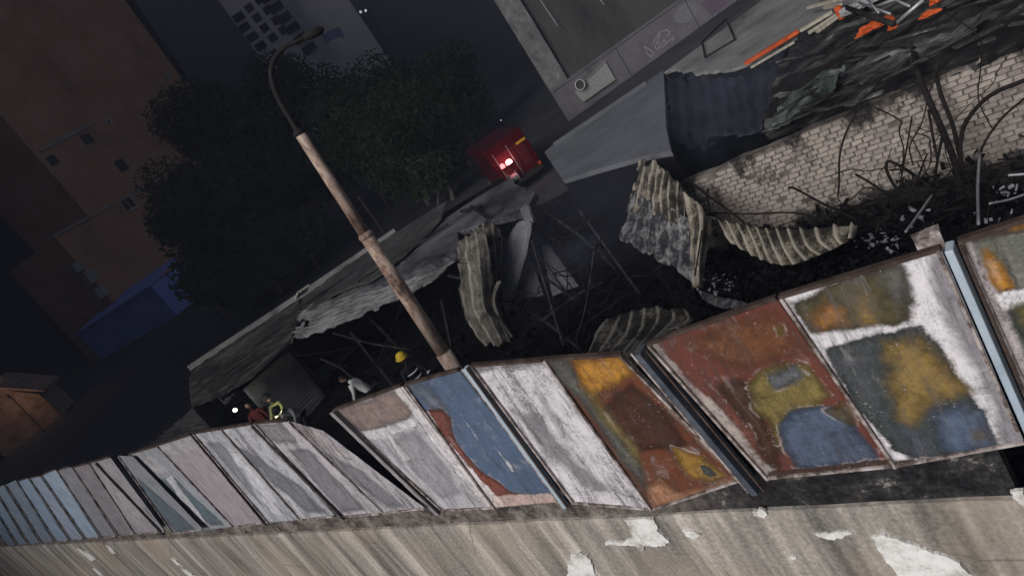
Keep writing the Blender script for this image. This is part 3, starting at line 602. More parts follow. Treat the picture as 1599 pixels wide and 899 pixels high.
# remaining flat roof strip
rp = [Z(x, y, ZR+.25) for x, y in ((600,402),(650,368),(700,338),(745,308),(790,282),(836,300),(822,330),(760,345),(714,362),(718,392),(660,418),(600,440),(560,452),(545,440))]
MB().prism([p for p in rp], (0, 0, -.18)).build('roof_slab', M['slab'], shed)
warp('roof_sheet', [[Z(455,468,ZR+.3), Z(540,412,ZR+.4), Z(620,362,ZR+.45), Z(700,312,ZR+.45)], [Z(470,490,ZR+.2), Z(545,452,ZR+.3), Z(600,428,ZR+.32), Z(690,344,ZR+.33)]], M['tin_dark'], shed, ncor=0, rough=.05, thick=.02)
warp('roof_sheet', [[Z(470,488,ZR+.22), Z(530,452,ZR+.2), Z(610,420,ZR+.18), Z(680,395,ZR+.18), Z(722,388,ZR+.2)], [Z(458,512,ZR+.12), Z(520,486,ZR+.1), Z(600,452,ZR+.08), Z(670,420,ZR+.05), Z(722,400,ZR+.05)],
     [Y(448,539,11.8), Y(520,514,11.7), Y(600,480,12.0), Y(668,446,12.2), Y(716,402,12.6)]], M['tin'], shed, ncor=11, amp=.06, along='v', rw=.22, rough=.07, rag=7)
warp('roof_sheet', [[Z(300,576,ZR+.35), Z(350,543,ZR+.35), Z(410,503,ZR+.35), Z(468,464,ZR+.35)], [Z(296,600,ZR+.2), Z(345,585,ZR+.2), Z(405,545,ZR+.2), Z(470,492,ZR+.2)], [Z(300,636,ZR), Z(345,618,ZR), Z(395,588,ZR), Z(452,536,ZR)]], M['roof_old'], shed, ncor=3, amp=.03, along='v', rw=.2, rough=.05)
MB().bar(Z(296,574,ZR+.42), Z(470,460,ZR+.42), .18, .2).bar(Z(470,460,ZR+.42), Z(618,360,ZR+.5), .16, .2).build('roof_kerb', M['roof_dirty'], shed)
for x0, y0, x1, y1 in ((310,598,462,498), (308,612,455,516), (560,440,700,350), (720,330,750,322), (735,322,762,340), (470,478,560,420)):
    MB().bar(Z(x0, y0, ZR+.36), Z(x1, y1, ZR+.34), .09, .06).build('roof_batten', M['char'], shed)
# end gable and side walls
ga = [Z(300,578,ZR), Z(300,640,ZR-.1)]
MB().prism([ga[0], ga[1], Vector((ga[1].x, ga[1].y, 0)), Vector((ga[0].x, ga[0].y, 0))], (.12, 0, 0)).build('end_wall', M['slab'], shed)
bw0, bw1 = Z(300,572,ZR), Z(780,280,ZR)
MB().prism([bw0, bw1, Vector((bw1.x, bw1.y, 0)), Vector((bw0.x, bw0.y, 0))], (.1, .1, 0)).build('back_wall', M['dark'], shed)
a, b_ = Y(452,545,11.9), Y(386,602,10.1)
a = Z(452,545,2.25); b_ = Z(386,602,2.25)
warp('partition_wall', [[Vector((b_.x, b_.y-.2, b_.z)), Vector((a.x, a.y, a.z))], [Vector((b_.x, b_.y-.2, 1.2)), Vector((a.x, a.y, 1.2))], [Vector((b_.x, b_.y-.2, 0)), Vector((a.x, a.y, 0))]], M['tin_fine'], shed, ncor=22, amp=.010, along='v', rough=.02)
MB().bar((a.x, a.y+.08, 0), (a.x, a.y+.08, a.z+.05), .1).build('corner_post', M['char'], shed)
for (p0, p1, y0, y1) in (((548,520),(620,610),11.9,10.6), ((575,495),(640,560),13,12), ((690,470),(705,540),12.4,11.4)):
    MB().bar(Y(*p0, y0), Y(*p1, y1), .07).build('burnt_rafter', M['char'], shed)

# ribbed sheets lying behind the fence on the left
warp('corrugated_sheet', [[Z(300,640,.8),Z(345,622,.8),Z(392,606,.8)], [Z(262,672,.6),Z(320,656,.6),Z(400,640,.6)], [Z(205,714,.4),Z(280,700,.4),Z(370,690,.4)]], M['tin_dark'], ncor=12, amp=.10, rw=.3, along='v', label='low ribbed sheet roof behind the pale fence panels on the left', cat='metal sheet', group=G1, rough=.04)

# ------------------------------------------------------------------ grey flat roofs beyond the yard
ZF = 3.0
fr = thing('flat_roofed_shop', 'flat grey screed roof of a low building next to the red truck', 'building', Z(950, 230, 0))
edge = [(850,238),(868,222),(905,197),(1010,127),(1036,110),(1038,150),(1040,200),(1048,236),(1000,245),(940,262),(879,281)]
pl = [Z(x, y, ZF) for x, y in edge]
MB().prism(pl, (0, 0, -.12)).build('roof', M['roof'], fr)
cen = sum(pl, Vector())/len(pl)
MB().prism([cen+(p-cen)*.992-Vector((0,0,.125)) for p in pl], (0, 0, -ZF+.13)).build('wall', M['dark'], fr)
for q, (x0, y0, x1, y1) in enumerate(((865,226,1008,130),)):
    MB().bar(Z(x0, y0, ZF+.06), Z(x1, y1, ZF+.06), .12, .12).build('roof_kerb', M['roof'], fr)
gr_ = thing('scorched_flat_roof', 'pale grey flat roof with a scorched broken edge between graffiti wall and brick wall', 'building', Z(1150, 60, 0))
pl = [Z(x, y, ZF) for x, y in ((1038,112),(1110,60),(1180,8),(1260,-55),(1460,-70),(1400,-20),(1330,12),(1250,52),(1205,78),(1162,101),(1140,108),(1118,110),(1098,113),(1070,109),(1056,108))]
pr_ = []
for i in range(len(pl)):
    a, b_ = pl[i], pl[(i+1) % len(pl)]
    for k in range(8):
        q = a.lerp(b_, k/8); pr_.append(q+Vector((nz(q.x, q.y, 2.2), nz(q.x, q.y, 2.2, 3), 0))*(.16 if i > 5 else .0))
MB().prism(pr_, (0, 0, -.09)).build('roof', M['roof_dirty'], gr_)
cen = sum(pl, Vector())/len(pl)
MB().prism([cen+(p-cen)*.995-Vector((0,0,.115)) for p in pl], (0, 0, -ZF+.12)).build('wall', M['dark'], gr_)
warp('hole_shade_sheet', [[Z(1040,111,ZF-.1), Z(1075,110,ZF-.1), Z(1120,111,ZF-.1), Z(1160,103,ZF-.1), Z(1238,62,ZF-.1)], [Y(1040,160,18.5), Y(1085,165,18), Y(1130,160,17.6), Y(1170,150,17.2), Y(1215,120,17)], [Y(1046,240,15.2), Y(1090,238,15), Y(1135,225,15), Y(1180,212,15), Y(1205,190,15.4)]],
     M['shadesheet'], ncor=9, amp=.03, rw=.3, label='added dark blue sheet standing in for the shadowed hole below the scorched roof edge', group=G1, rough=.12, rag=4)  # sheet added over the hole, its navy colour stands in for shade
# charred roof that slopes up behind the brick wall
cr = thing('charred_roof', 'collapsed charred roof heaped behind the brick wall, greenish at its left end', 'roof', Vector((-3, 16, 0)))
def crp(px, py, z): p = Z(px, py, z); return p
rows = [[crp(1232,208,2.42), crp(1350,160,2.45), crp(1480,118,2.45), crp(1640,58,2.5)], [crp(1196,212,2.5), crp(1330,120,2.75), crp(1470,75,2.75), crp(1640,20,2.8)], [crp(1205,140,2.8), crp(1300,62,3.0), crp(1450,20,3.0), crp(1640,-40,3.0)], [crp(1248,54,3.02), crp(1330,8,3.05), crp(1450,-40,3.1), crp(1640,-110,3.1)]]
warp('roof_surface', rows, M['charroof'], cr, rough=.10, sub=26, thick=.05)
mt, t, b = mnodes('green_grey_felt'); n1 = noise(t, 1.4, 6, .7); 
t.links.new(ramp(t, n1, [(.35, (.012,.015,.014)), (.5, (.05,.066,.06)), (.62, (.16,.175,.165))]), b.inputs['Base Color']); b.inputs['Roughness'].default_value = .8; bump(t, b, n1, .7, .06); M['greenfelt'] = mt
warp('felt_flap', [[crp(1214,168,2.84), crp(1262,130,2.98), crp(1320,100,3.05)], [crp(1200,205,2.66), crp(1250,175,2.82), crp(1305,140,2.9)]], M['greenfelt'], cr, rough=.1, sub=14, thick=.03)
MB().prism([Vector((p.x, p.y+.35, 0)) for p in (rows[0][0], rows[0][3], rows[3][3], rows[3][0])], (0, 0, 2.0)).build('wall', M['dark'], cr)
mb = MB()
for k in range(95):
    px, py = random.uniform(1215, 1640), random.uniform(-10, 190)
    if py > 205-(px-1215)*.36 or py < 60-(px-1250)*.33: continue
    p = Z(px, py, random.uniform(2.75, 3.12)); a0 = random.gauss(.1, .55); l_ = random.uniform(.15, 1.3)
    d_ = Vector((math.cos(a0), math.sin(a0), random.gauss(0, .06)))*l_/2; mb.bar(p-d_, p+d_, random.uniform(.03, .13), random.uniform(.015, .04))
tag(mb.build('charred_planks', M['charplank']), 'charred and ash grey planks scattered on the charred roof', 'planks', kind='stuff')
# planks, rods and orange scraps on the roofs
M['orange'] = blotch('orange_plastic', [(.20,.03,.008), (.42,.075,.02), (.55,.12,.035)], 7, .7)
M['pale_wood'] = blotch('pale_splintered_timber', [(.16,.15,.12), (.30,.28,.23), (.42,.40,.34)], 5, .85, stretch=(1,6,1))
bevel(MB().bar(Z(1163,100,ZF+.07), Z(1247,49,ZF+.1), .17, .09).build('orange_plank', M['orange'], origin=Z(1163,100,ZF)), .02)
tag(bpy.data.objects['orange_plank'], 'long bright orange plank along the scorched roof edge', 'plank')
tag(MB().bar(Z(1172,106,ZF+.03), Z(1240,66,ZF+.04), .06, .05).build('pipe', M['pale_wood'], origin=Z(1172,106,ZF)), 'thin pale pipe lying alongside the orange plank', 'pipe')
for i, (p0, p1, w) in enumerate((((1250,48),(1300,18),.14), ((1262,52),(1318,16),.10), ((1275,50),(1330,10),.12), ((1288,12),(1312,8),.10), ((1262,12),(1340,-8),.09))):
    o = MB().box((0,0,0), (1,1,1), 0, .03); o = MB().bar(Z(*p0, ZF+.10+.03*i), Z(*p1, ZF+.16+.03*i), w, .06).build('timber_plank', M['pale_wood'], origin=Z(*p0, ZF))
    tag(o, ['broad pale plank nearest the orange plank end', 'middle pale plank in the splintered stack on the roof', 'upper pale plank of the splintered stack on the roof', 'short whitish plank beside the pale stack', 'dark-edged plank topmost on the roof edge'][i], 'plank', 'splintered planks on the roof')
M['steel'] = plain('bare_steel', (.38,.38,.4), .45, .5)
for i, (p0, p1, r_) in enumerate((((1398,38),(1442,0),.035), ((1320,12),(1395,38),.05), ((1340,4),(1390,22),.02), ((1352,-4),(1372,20),.02), ((1360,14),(1410,-6),.03), ((1384,-6),(1420,10),.02))):
    o = MB().tube([Z(*p0, 3.25+.05*i), Z(*p1, 3.45+.05*i)], r_).build('metal_rod', M['steel'] if i != 1 else M['char'], origin=Z(*p0, 3.2), smooth=True)
    tag(o, ['long bright steel tube standing out of the debris heap', 'thick black beam across the debris heap', 'thin rod above the black beam', 'short thin rod at the top edge', 'grey rod at the left of the bright tube', 'thin rod right at the top edge of the debris'][i], 'rod', 'rods in the roof debris heap')
def lump(px, py, z, s, mt, name, lab, cat, n=9, group=None):
    c0 = Z(px, py, z); bm = bmesh.new(); bmesh.ops.create_icosphere(bm, subdivisions=3, radius=1)
    sd = random.random()*30
    V = []
    for v in bm.verts:
        q = v.co*(1+.45*mnoise.fractal(v.co*1.7+Vector((sd, 0, 0)), 1, 2, 4)); V.append(c0+Vector((q.x*s[0], q.y*s[1], max(-.3, q.z)*s[2])))
    Fc = [tuple(v.index for v in f.verts) for f in bm.faces]; bm.free()
    return tag(obj(name, V, Fc, mt, origin=c0), lab, cat, group)
lump(1368,40,3.2,(.30,.17,.10), M['orange'], 'orange_tarp', 'crumpled bright orange tarpaulin in the roof debris', 'tarpaulin')
lump(1350,52,3.15,(.15,.07,.05), M['orange'], 'orange_scrap', 'small orange rag left below the tarpaulin', 'scrap', group='orange scraps')
lump(1452,22,3.2,(.16,.08,.06), M['orange'], 'orange_scrap', 'orange rag to the right of the bright steel tube', 'scrap', group='orange scraps')
lump(1462,1,3.2,(.1,.1,.1), M['orange'], 'orange_scrap', 'tiny orange rag at the top edge of the picture', 'scrap', group='orange scraps')
lump(1395,42,3.2,(.1,.08,.08), M['orange'], 'orange_scrap', 'small orange bit at the foot of the bright steel tube', 'scrap', group='orange scraps')
tag(MB().lathe(Z(1316,30,3.1), [(.06,0),(.085,.04),(.08,.26),(.06,.3)], 10).build('orange_can', M['orange'], origin=Z(1316,30,3.1), smooth=True), 'upright orange can beside the pale planks', 'can')
M['greycloth'] = blotch('grey_ash_cloth', [(.12,.12,.125), (.26,.26,.27), (.38,.38,.4)], 4, .9)
lump(1345,8,3.25,(.42,.25,.12), M['greycloth'], 'ash_heap', 'pale grey heap of ash and wire behind the orange tarpaulin', 'heap')

# ------------------------------------------------------------------ bent rods and pipes in the yard
ROD = 'bent burnt rods and cables in the yard'
rods = [
 ([(1424,60,15.),(1432,110,13.0),(1448,150,12.8),(1470,200,12.4),(1490,250,11.8),(1500,300,11.2)], .07, 'thickest black post leaning before the brick wall'),
 ([(1460,110,13.0),(1470,150,12.9),(1486,190,12.6),(1496,230,12.2),(1505,270,11.6)], .045, 'black pole just right of the thickest leaning post'),
 ([(1640,110,12.6),(1590,130,12.6),(1545,150,12.6),(1512,185,12.4),(1500,220,12.2),(1502,270,11.6)], .045, 'big black hoop arching to the right picture edge'),
 ([(1640,130,12.3),(1599,155,12.3),(1560,190,12.1),(1530,240,11.8),(1524,300,11.2)], .025, 'thinner arc inside the big black hoop'),
 ([(1462,300,11.2),(1440,282,11.4),(1410,262,11.6),(1388,252,11.7),(1384,264,11.6),(1394,286,11.3),(1408,304,11.0)], .035, 'loop of cable in front of the brick wall'),
 ([(1424,182,12.8),(1416,230,12.2),(1406,285,11.5)], .018, 'thin rod standing left of the leaning post'),
 ([(1450,172,12.8),(1457,215,12.4),(1464,250,12.0)], .03, 'left rod of the crossed pair'),
 ([(1472,210,12.5),(1464,250,12.0),(1458,290,11.5),(1456,310,11.2)], .03, 'right rod of the crossed pair'),
 ([(1448,240,12.3),(1436,270,12.),(1426,298,11.6)], .02, 'thin rod sloping down beside the cable loop'),
 ([(1231,294,12.6),(1240,294,12.5),(1285,318,11.8),(1336,342,11.2)], .03, 'straight rod with bent tip low on the brick wall'),
 ([(1084,288,13.),(1106,306,12.5),(1140,330,12.),(1162,348,11.6)], .03, 'dark rod rising over the tan sheet edge'),
 ([(1106,294,12.9),(1104,306,12.6),(1108,322,12.3)], .025, 'short upright stub on the dark rod'),
 ([(1118,332,12.3),(1170,334,12.2),(1230,332,11.9),(1270,338,11.5),(1284,346,11.3)], .022, 'long low cable bowed along the foot of the brick wall'),
 ([(1282,344,11.3),(1320,326,11.6),(1360,318,11.8),(1410,308,11.8),(1460,296,11.8)], .03, 'long dark pipe running up to the right at the wall foot'),
 ([(1414,362,9.6),(1434,335,10.2),(1455,305,10.9)], .024, 'straight pale pipe leaning above the white panel'),
 ([(1530,240,11.),(1527,290,10.),(1528,350,8.6)], .025, 'upright thin rod above the pale blue post'),
 ([(1574,274,10.4),(1599,272,10.4),(1640,270,10.4)], .025, 'pale horizontal rod at the right picture edge'),
 ([(1545,318,9.2),(1575,312,9.4),(1610,300,9.6)], .02, 'short pale rod lying above the yellow burn mark'),
 ([(838,396,12.),(850,408,11.9),(880,432,11.6),(900,460,11.2),(920,490,10.4)], .02, 'black cable drooping over the flat grey sheet'),
 ([(884,372,12.),(886,430,11.6),(886,500,10.6),(884,540,10.)], .02, 'thin upright rod beside the flat grey sheet'),
 ([(806,434,11.6),(845,418,11.8)], .03, 'short bar resting on the flat grey sheet'),
 ([(770,470,11.),(802,470,11.),(850,462,11.2)], .018, 'thin bar across the narrow grey strip'),
 ([(880,532,9.6),(910,508,10.),(950,480,10.4),(988,452,10.8)], .022, 'thin pole lying toward the buckled sheet'),
 ([(788,392,12.2),(815,394,12.2),(850,410,12.),(880,452,11.4)], .022, 'dark bar hooked over the narrow grey strip'),
 ([(1030,430,10.6),(1050,460,10.),(1058,500,9.2),(1062,530,8.4)], .02, 'thin cable hanging from the buckled sheet'),
 ([(1096,360,11.),(1090,400,10.5),(1085,430,10.2)], .02, 'short cable inside the tan sheet fold'),
 ([(462,556,11.4),(520,548,11.6),(560,540,11.8)], .015, 'sagging wire under the torn roof edge'),
 ([(630,470,12.),(600,540,11.),(585,570,10.6)], .02, 'thin dark stick leaning inside the shed'),
]
for pts, r_, lab in rods:
    P_ = catmull([Y(*p) for p in pts], 5); r_ *= .72
    tag(MB().tube(P_, r_, 7).build('bent_rod', M['steel'] if 'pale' in lab else M['rod'], origin=P_[-1], smooth=True), lab, 'rod', ROD)
bars = [((735,360,12.2),(800,520,10.4)), ((760,345,12.6),(900,470,11.6)), ((700,430,11.6),(812,455,11.4)), ((820,340,12.8),(880,540,9.8)), ((850,330,13.2),(960,420,11.8)), ((846,500,10.6),(940,440,11.6)),
        ((800,470,11.4),(905,545,9.6)), ((905,330,13.2),(1000,460,11.0)), ((930,380,12.2),(900,530,9.8)), ((500,560,11.4),(560,600,10.8)), ((520,520,12.),(640,545,12.)), ((650,480,12.4),(700,560,11.))]
BAR_LABEL = ['charred bar leaning along the right edge of the tall twisted sheet', 'long charred bar from the twisted sheet over the pointed grey scrap', 'nearly level charred bar across the foot of the twisted sheet',
             'steep charred bar crossing the middle of the yard', 'charred bar running toward the big mottled sheet', 'short charred bar low in the middle of the yard', 'charred bar lying low near the fence behind the yellow burn patch',
             'charred bar ending at the lower tip of the mottled sheet', 'steep charred bar in the black middle of the yard', 'short charred bar beside the person in the white shirt', 'long charred bar inside the shed under the torn roof edge', 'charred bar between the lamp post and the yellow helmet']
for kb, (p0, p1) in enumerate(bars):
    a, b_ = Y(*p0), Y(*p1); mid = a.lerp(b_, .55)+Vector((0, random.uniform(-.15,.15), random.uniform(-.18,.12))); P_ = catmull([a, mid, b_], 5)
    o = MB(); 
    for u, v in zip(P_[:-1], P_[1:]): o.bar(u, v, .045, .045)
    tag(o.build('steel_bar', M['beam'], origin=P_[-1]), BAR_LABEL[kb], 'bar', 'charred bars of the fallen frame')
tang = MB()
for k in range(46):
    if k < 30: cx_, cy_, yy = random.gauss(1480, 70), random.gauss(290, 34), random.uniform(9.5, 12.6)
    else: cx_, cy_, yy = random.gauss(880, 50), random.gauss(440, 45), random.uniform(10.4, 12)
    p = Y(cx_, min(cy_, 360 if k < 30 else 520), yy); p.z = max(p.z, .2); a0 = random.uniform(0, 6.28); pts = [p]
    dirv = Vector((math.cos(a0), .4*math.sin(a0), random.uniform(-.5, .9)))
    for q in range(6):
        dirv = (dirv+Vector((random.gauss(0,.5), random.gauss(0,.3), random.gauss(-.05,.5)))).normalized(); nx_ = pts[-1]+dirv*random.uniform(.15, .4); nx_.z = max(.15, nx_.z); pts.append(nx_)
    tang.tube(catmull(pts, 4), random.uniform(.006, .016), 5)
tag(tang.build('cable_tangle', M['rod']), 'tangle of thin burnt cables and wires over the black rubble', 'cable tangle', kind='stuff')
# metal frame on the flat roof
fm = thing('railing', 'thin dark metal railing lying on the pale flat roof', 'frame', Z(1120, 80, ZF))
for p0, p1 in (((1096,66),(1101,90)), ((1101,90),(1147,62)), ((1147,62),(1134,30)), ((1096,66),(1134,30))):
    MB().bar(Z(*p0, ZF+.05), Z(*p1, ZF+.05), .04, .04).build('frame_rail', M['rod'], fm)

# ------------------------------------------------------------------ debris as stuff
mb = MB()
def chips(n, box_px, z0, smin, smax):
    for _ in range(n):
        x = random.uniform(box_px[0], box_px[2]); y = random.uniform(box_px[1], box_px[3]); p = Z(x, y, .15+z0)
        if p.y < 5.2 or p.y > 22 or p.x < -24: continue
        p.z += random.uniform(0, .25); s = random.uniform(smin, smax)
        Mx = Matrix.Rotation(random.uniform(0, 6.3), 3, Vector((random.gauss(0,1), random.gauss(0,1), random.gauss(0,1))).normalized())
        mb.box(p, (s, s*random.uniform(.15, .6), s*random.uniform(.05, .3)), 0, s*.08, Mx)
chips(1500, (700, 250, 1100, 560), 0, .04, .3); chips(2200, (1060, 330, 1599, 480), .4, .02, .17); chips(400, (450, 480, 720, 620), 0, .04, .25)
tag(mb.build('charred_debris', M['ash']), 'black charred rubble strewn across the burnt yard', 'rubble', kind='stuff')
mb = MB()
for cx_, cy_, n in ((1130,445,30), (1380,378,34), (1570,300,16), (1435,345,14), (1560,340,8), (1245,400,4)):
    for _ in range(n):
        p = Z(cx_+random.gauss(0, 17), cy_+random.gauss(0, 8), .75); s = random.uniform(.012, .06)
        Mx = Matrix.Rotation(random.uniform(0, 6.3), 3, Vector((random.gauss(0,1), random.gauss(0,1), random.gauss(0,1))).normalized())
        mb.box(p+Vector((0,0,random.uniform(-.1,.15))), (s*1.6, s, s*.3), 0, s*.15, Mx)
M['shard'] = plain('pale_shards', (.26,.28,.31), .4)
tag(mb.build('pale_shards', M['shard']), 'small pale shards glinting in the black rubble', 'rubble', kind='stuff')
for i in range(16):   # heap under the bricks
    pass
mb = MB()
for _ in range(1500):
    x = random.uniform(-7.4, 2.2); yb = BY-.15-abs(random.gauss(0, .9)); h_ = max(0, 1.05-.35*(BY-yb)); s = random.uniform(.03, .15)
    Mx = Matrix.Rotation(random.uniform(0, 6.3), 3, Vector((random.gauss(0,1), random.gauss(0,1), random.gauss(0,1))).normalized())
    mb.box((x, yb, random.uniform(.1, h_+.15)), (s, s*.5, s*.22), 0, s*.1, Mx)
tag(mb.build('rubble_bank', M['ash']), 'bank of black rubble along the foot of the brick wall', 'rubble', kind='stuff')

# ------------------------------------------------------------------ street lamp
base = Y(700, 576, 9.2); base.z = 0
lamp = thing('street_lamp', 'tall rusty stepped lamp post with a curved arm rising behind the blue panel', 'street lamp', base)
M['pole'] = blotch('weathered_lamp_post', [(.07,.045,.036), (.26,.185,.15), (.42,.325,.27), (.52,.44,.39)], 2.6, .7, .1, .3, stretch=(1,1,.45), fine=16, lo=.38, hi=.62)
M['pole_up'] = plain('dimmed_upper_pole', (.018,.017,.016), .8)  # near-black colour stands in for the dim light on the lamp arm
dd = math.hypot(base.x, base.y)
def on(px, py): d = ray(px, py); return CAM + d*(dd/math.hypot(d.x, d.y))
q0, q1, q2 = on(692,550), on(571,367), on(467,207)
ax_ = (q2-q0).normalized(); foot_ = q0-ax_*(q0.z/ax_.z); lamp.location = foot_
MB().tube([foot_, q0], .172, 16).build('lower_sleeve', M['pole'], lamp, smooth=True)
MB().tube([q0-ax_*.02, q0.lerp(q1, .5), q1], [.15,.145,.139], 16).build('lower_pole', M['pole'], lamp, smooth=True)
MB().lathe(q1-ax_*.06, [(.142,0),(.158,.02),(.158,.07),(.125,.12)], 16, ax_).build('collar', M['pole'], lamp, smooth=True)
MB().tube([q1, q2], [.120,.104], 16).build('middle_pole', M['pole'], lamp, smooth=True)
MB().lathe(q2-ax_*.05, [(.107,0),(.122,.02),(.122,.07),(.07,.13)], 16, ax_).build('collar', M['pole_up'], lamp, smooth=True)
az = [(467,207), (449,178), (434,152), (425,128), (424,106), (431,88), (445,74), (462,66), (474,60)]
arm = []
for i, (px, py) in enumerate(az):
    d = ray(px, py); arm.append(CAM + d*(dd/math.hypot(d.x, d.y)))
MB().tube(catmull(arm, 6), [.062-.024*i/48 for i in range(49)], 10).build('arm', M['pole_up'], lamp, smooth=True)
hd = thing('lamp_head', None, None, (0,0,0)); bpy.data.objects.remove(hd)
e = arm[-1]; t_ = (arm[-1]-arm[-2]).normalized()
h_ = MB().lathe(e, [(.04,0),(.07,.06),(.09,.2),(.08,.36),(.02,.42)], 12, t_).build('lamp_head', M['pole_up'], lamp, smooth=True)
MB().lathe(e+t_*.16-Vector((0,0,.03)), [(.06,-.02),(.07,.02),(.05,.05)], 12, Vector((0,0,-1))).build('lens', M['glass'], h_, smooth=True)

# ------------------------------------------------------------------ trees behind the shed
def tree(cx_, cy_, dist, r, rz, lab, mt, group='trees along the dark street', n=3800, trunk_w=.16, leaf=(.22,.5), white=False):
    c0 = D(cx_, cy_, dist); root = thing('tree', lab, 'tree', (c0.x, c0.y, 0), group)
    blobs = []
    for k in range(11):
        a = random.uniform(0, 6.28); q = random.uniform(.25, .72)
        blobs.append((c0+Vector((math.cos(a)*r*q, math.sin(a)*r*q, random.uniform(-.55, .6)*rz)), random.uniform(.34, .56)*r))
    blobs.append((c0, .6*r))
    V = []; Fc = []
    for k in range(n):
        bc, br = random.choice(blobs); d = Vector((random.gauss(0,1), random.gauss(0,1), random.gauss(0,.85))).normalized()*br*(random.random()**.33)
        p = bc+d; 
        if p.z < 1.2: continue
        s = random.uniform(*leaf); nrm = (d.normalized()*.7+Vector((random.gauss(0,.6), random.gauss(0,.6), random.gauss(.2,.6)))).normalized()
        q = nrm.orthogonal().normalized(); q.rotate(Matrix.Rotation(random.uniform(0, 6.3), 3, nrm)); w = nrm.cross(q)
        i0 = len(V); V += [p-q*s*.5, p+w*s*.28+nrm*s*.08, p+q*s*.5-nrm*s*.1, p-w*s*.28]; Fc += [(i0, i0+1, i0+2), (i0, i0+2, i0+3)]
    obj('crown', V, Fc, mt, root)
    tb = Vector((c0.x, c0.y, 0)); mb = MB()
    mb.tube([tb, tb.lerp(c0, .5)+Vector((.2,.1,0)), c0], [trunk_w, trunk_w*.75, trunk_w*.4], 8)
    for k in range(6):
        bc, br = blobs[k]; s0 = tb.lerp(c0, random.uniform(.5, .85)); mb.tube([s0, s0.lerp(bc, .5)+Vector((0,0,.3)), bc], [trunk_w*.45, trunk_w*.3, trunk_w*.12], 6)
    mb.build('trunk', M['trunk'], root, smooth=True)
TL = [(335,412,62,4.6,3.4,'low dark tree at the lower left of the canopy above the blue shed','leaf'), (405,415,58,4.4,3,'low tree spreading over the street behind the left roof','leaf'), (322,205,78,5.6,5.2,'tall dark tree at the left of the row beside the brown building','leaf'), (318,318,66,5.8,5.2,'broad tree in front of the brown building wing','leaf'), (405,300,60,5.5,6,'dense tree left of the lamp post','leaf'),
      (425,165,84,6,5,'dim tree behind the lamp post arm','leaf'), (530,215,64,6,6,'large crown right of the lamp post','leaf2'), (585,135,78,6,5,'far dim tree top under the night sky','leaf'),
      (655,225,52,4.8,5,'mid green tree near the red truck','leaf2'), (596,215,50,4.2,3.0,'tree with pale bare trunk standing behind the shed roof','leaf2'), (470,385,57,4.2,3.2,'low tree just above the shed roof kerb','leaf'),
      (385,440,60,4.2,2.8,'low spreading tree above the left roof kerb','leaf'), (700,160,66,3.8,4.5,'narrow dim tree behind the red truck','leaf'), (690,285,46,2.3,2.2,'small bush-like tree left of the red truck','leaf2')]
for a_ in TL: tree(a_[0], a_[1], a_[2], a_[3], a_[4], a_[5], M[a_[6]], n=11000, trunk_w=.2, leaf=(.26,.52) if a_[2] > 58 else (.16,.36))
pt = Z(592, 372, ZR+.3); p2 = D(548, 312, (pt-CAM).length)
tag(MB().tube([Vector((pt.x, pt.y+.4, 0)), Vector((pt.x, pt.y+.4, p2.z))], [.09,.06], 8).build('thin_pole', M['pole_up'], origin=Vector((pt.x, pt.y+.4, 0)), smooth=True), 'thin grey pole standing close behind the lamp post', 'pole')
pr = thing('pallet', 'small slatted crate top on the shed roof kerb', 'pallet', Z(470, 460, ZR+.55))
for k in range(4):
    MB().bar(Z(462+5*k, 466-3.4*k, ZR+.75), Z(466+5*k, 456-3.4*k, ZR+.95), .1, .06).build('slat', M['bwall2'], pr)

# ------------------------------------------------------------------ brown building on the left
u_ = Vector((-.335, .942, 0)).normalized()          # along its facade
n_ = Vector((.942, .335, 0)).normalized()
p0b = D(165, 466, 126)
def fac(px, py, off=0): return onplane(px, py, p0b+n_*off, n_)
bb = thing('brown_building', 'tall brown apartment building with few small windows on the left', 'building', Vector((p0b.x, p0b.y, 0)))
def slab(pts, depth, name, mt, parent): return MB().prism(pts, -n_*depth).build(name, mt, parent)
def down(p): return Vector((p.x, p.y, 0))
a = fac(50, 236); c_ = fac(195, 0); dd_ = fac(290, 120)
top = c_.z+16
A0 = Vector((a.x, a.y, 0)); A1 = Vector((c_.x, c_.y, 0))
slab([A0, A1, A1+Vector((0,0,top)), A0+Vector((0,0,top))], 14, 'tall_block', M['bwall'], bb)
lw0 = fac(85, 370, 1.2); lw1 = fac(300, 252, 1.2)
slab([down(lw0)-Vector((0,0,0)), down(lw1), Vector((lw1.x, lw1.y, lw0.z)), lw0], 12, 'lower_wing', M['bwall'], bb)
MB().bar(lw0+Vector((0,0,.15))-u_*.3, Vector((lw1.x, lw1.y, lw0.z+.15)), .5, .35).build('cornice', M['bwall2'], bb)
MB().bar(fac(62,236,.1), fac(142,194,.1), .3, .5).build('floor_band', M['bwall2'], bb)
MB().prism([fac(196,-2,.3), fac(206,-2,.3), fac(300,130,.3), fac(286,122,.3)], -n_*1.2).build('shaded_side_strip', M['glass'], bb)  # dark strip stands in for the shadow side of the block
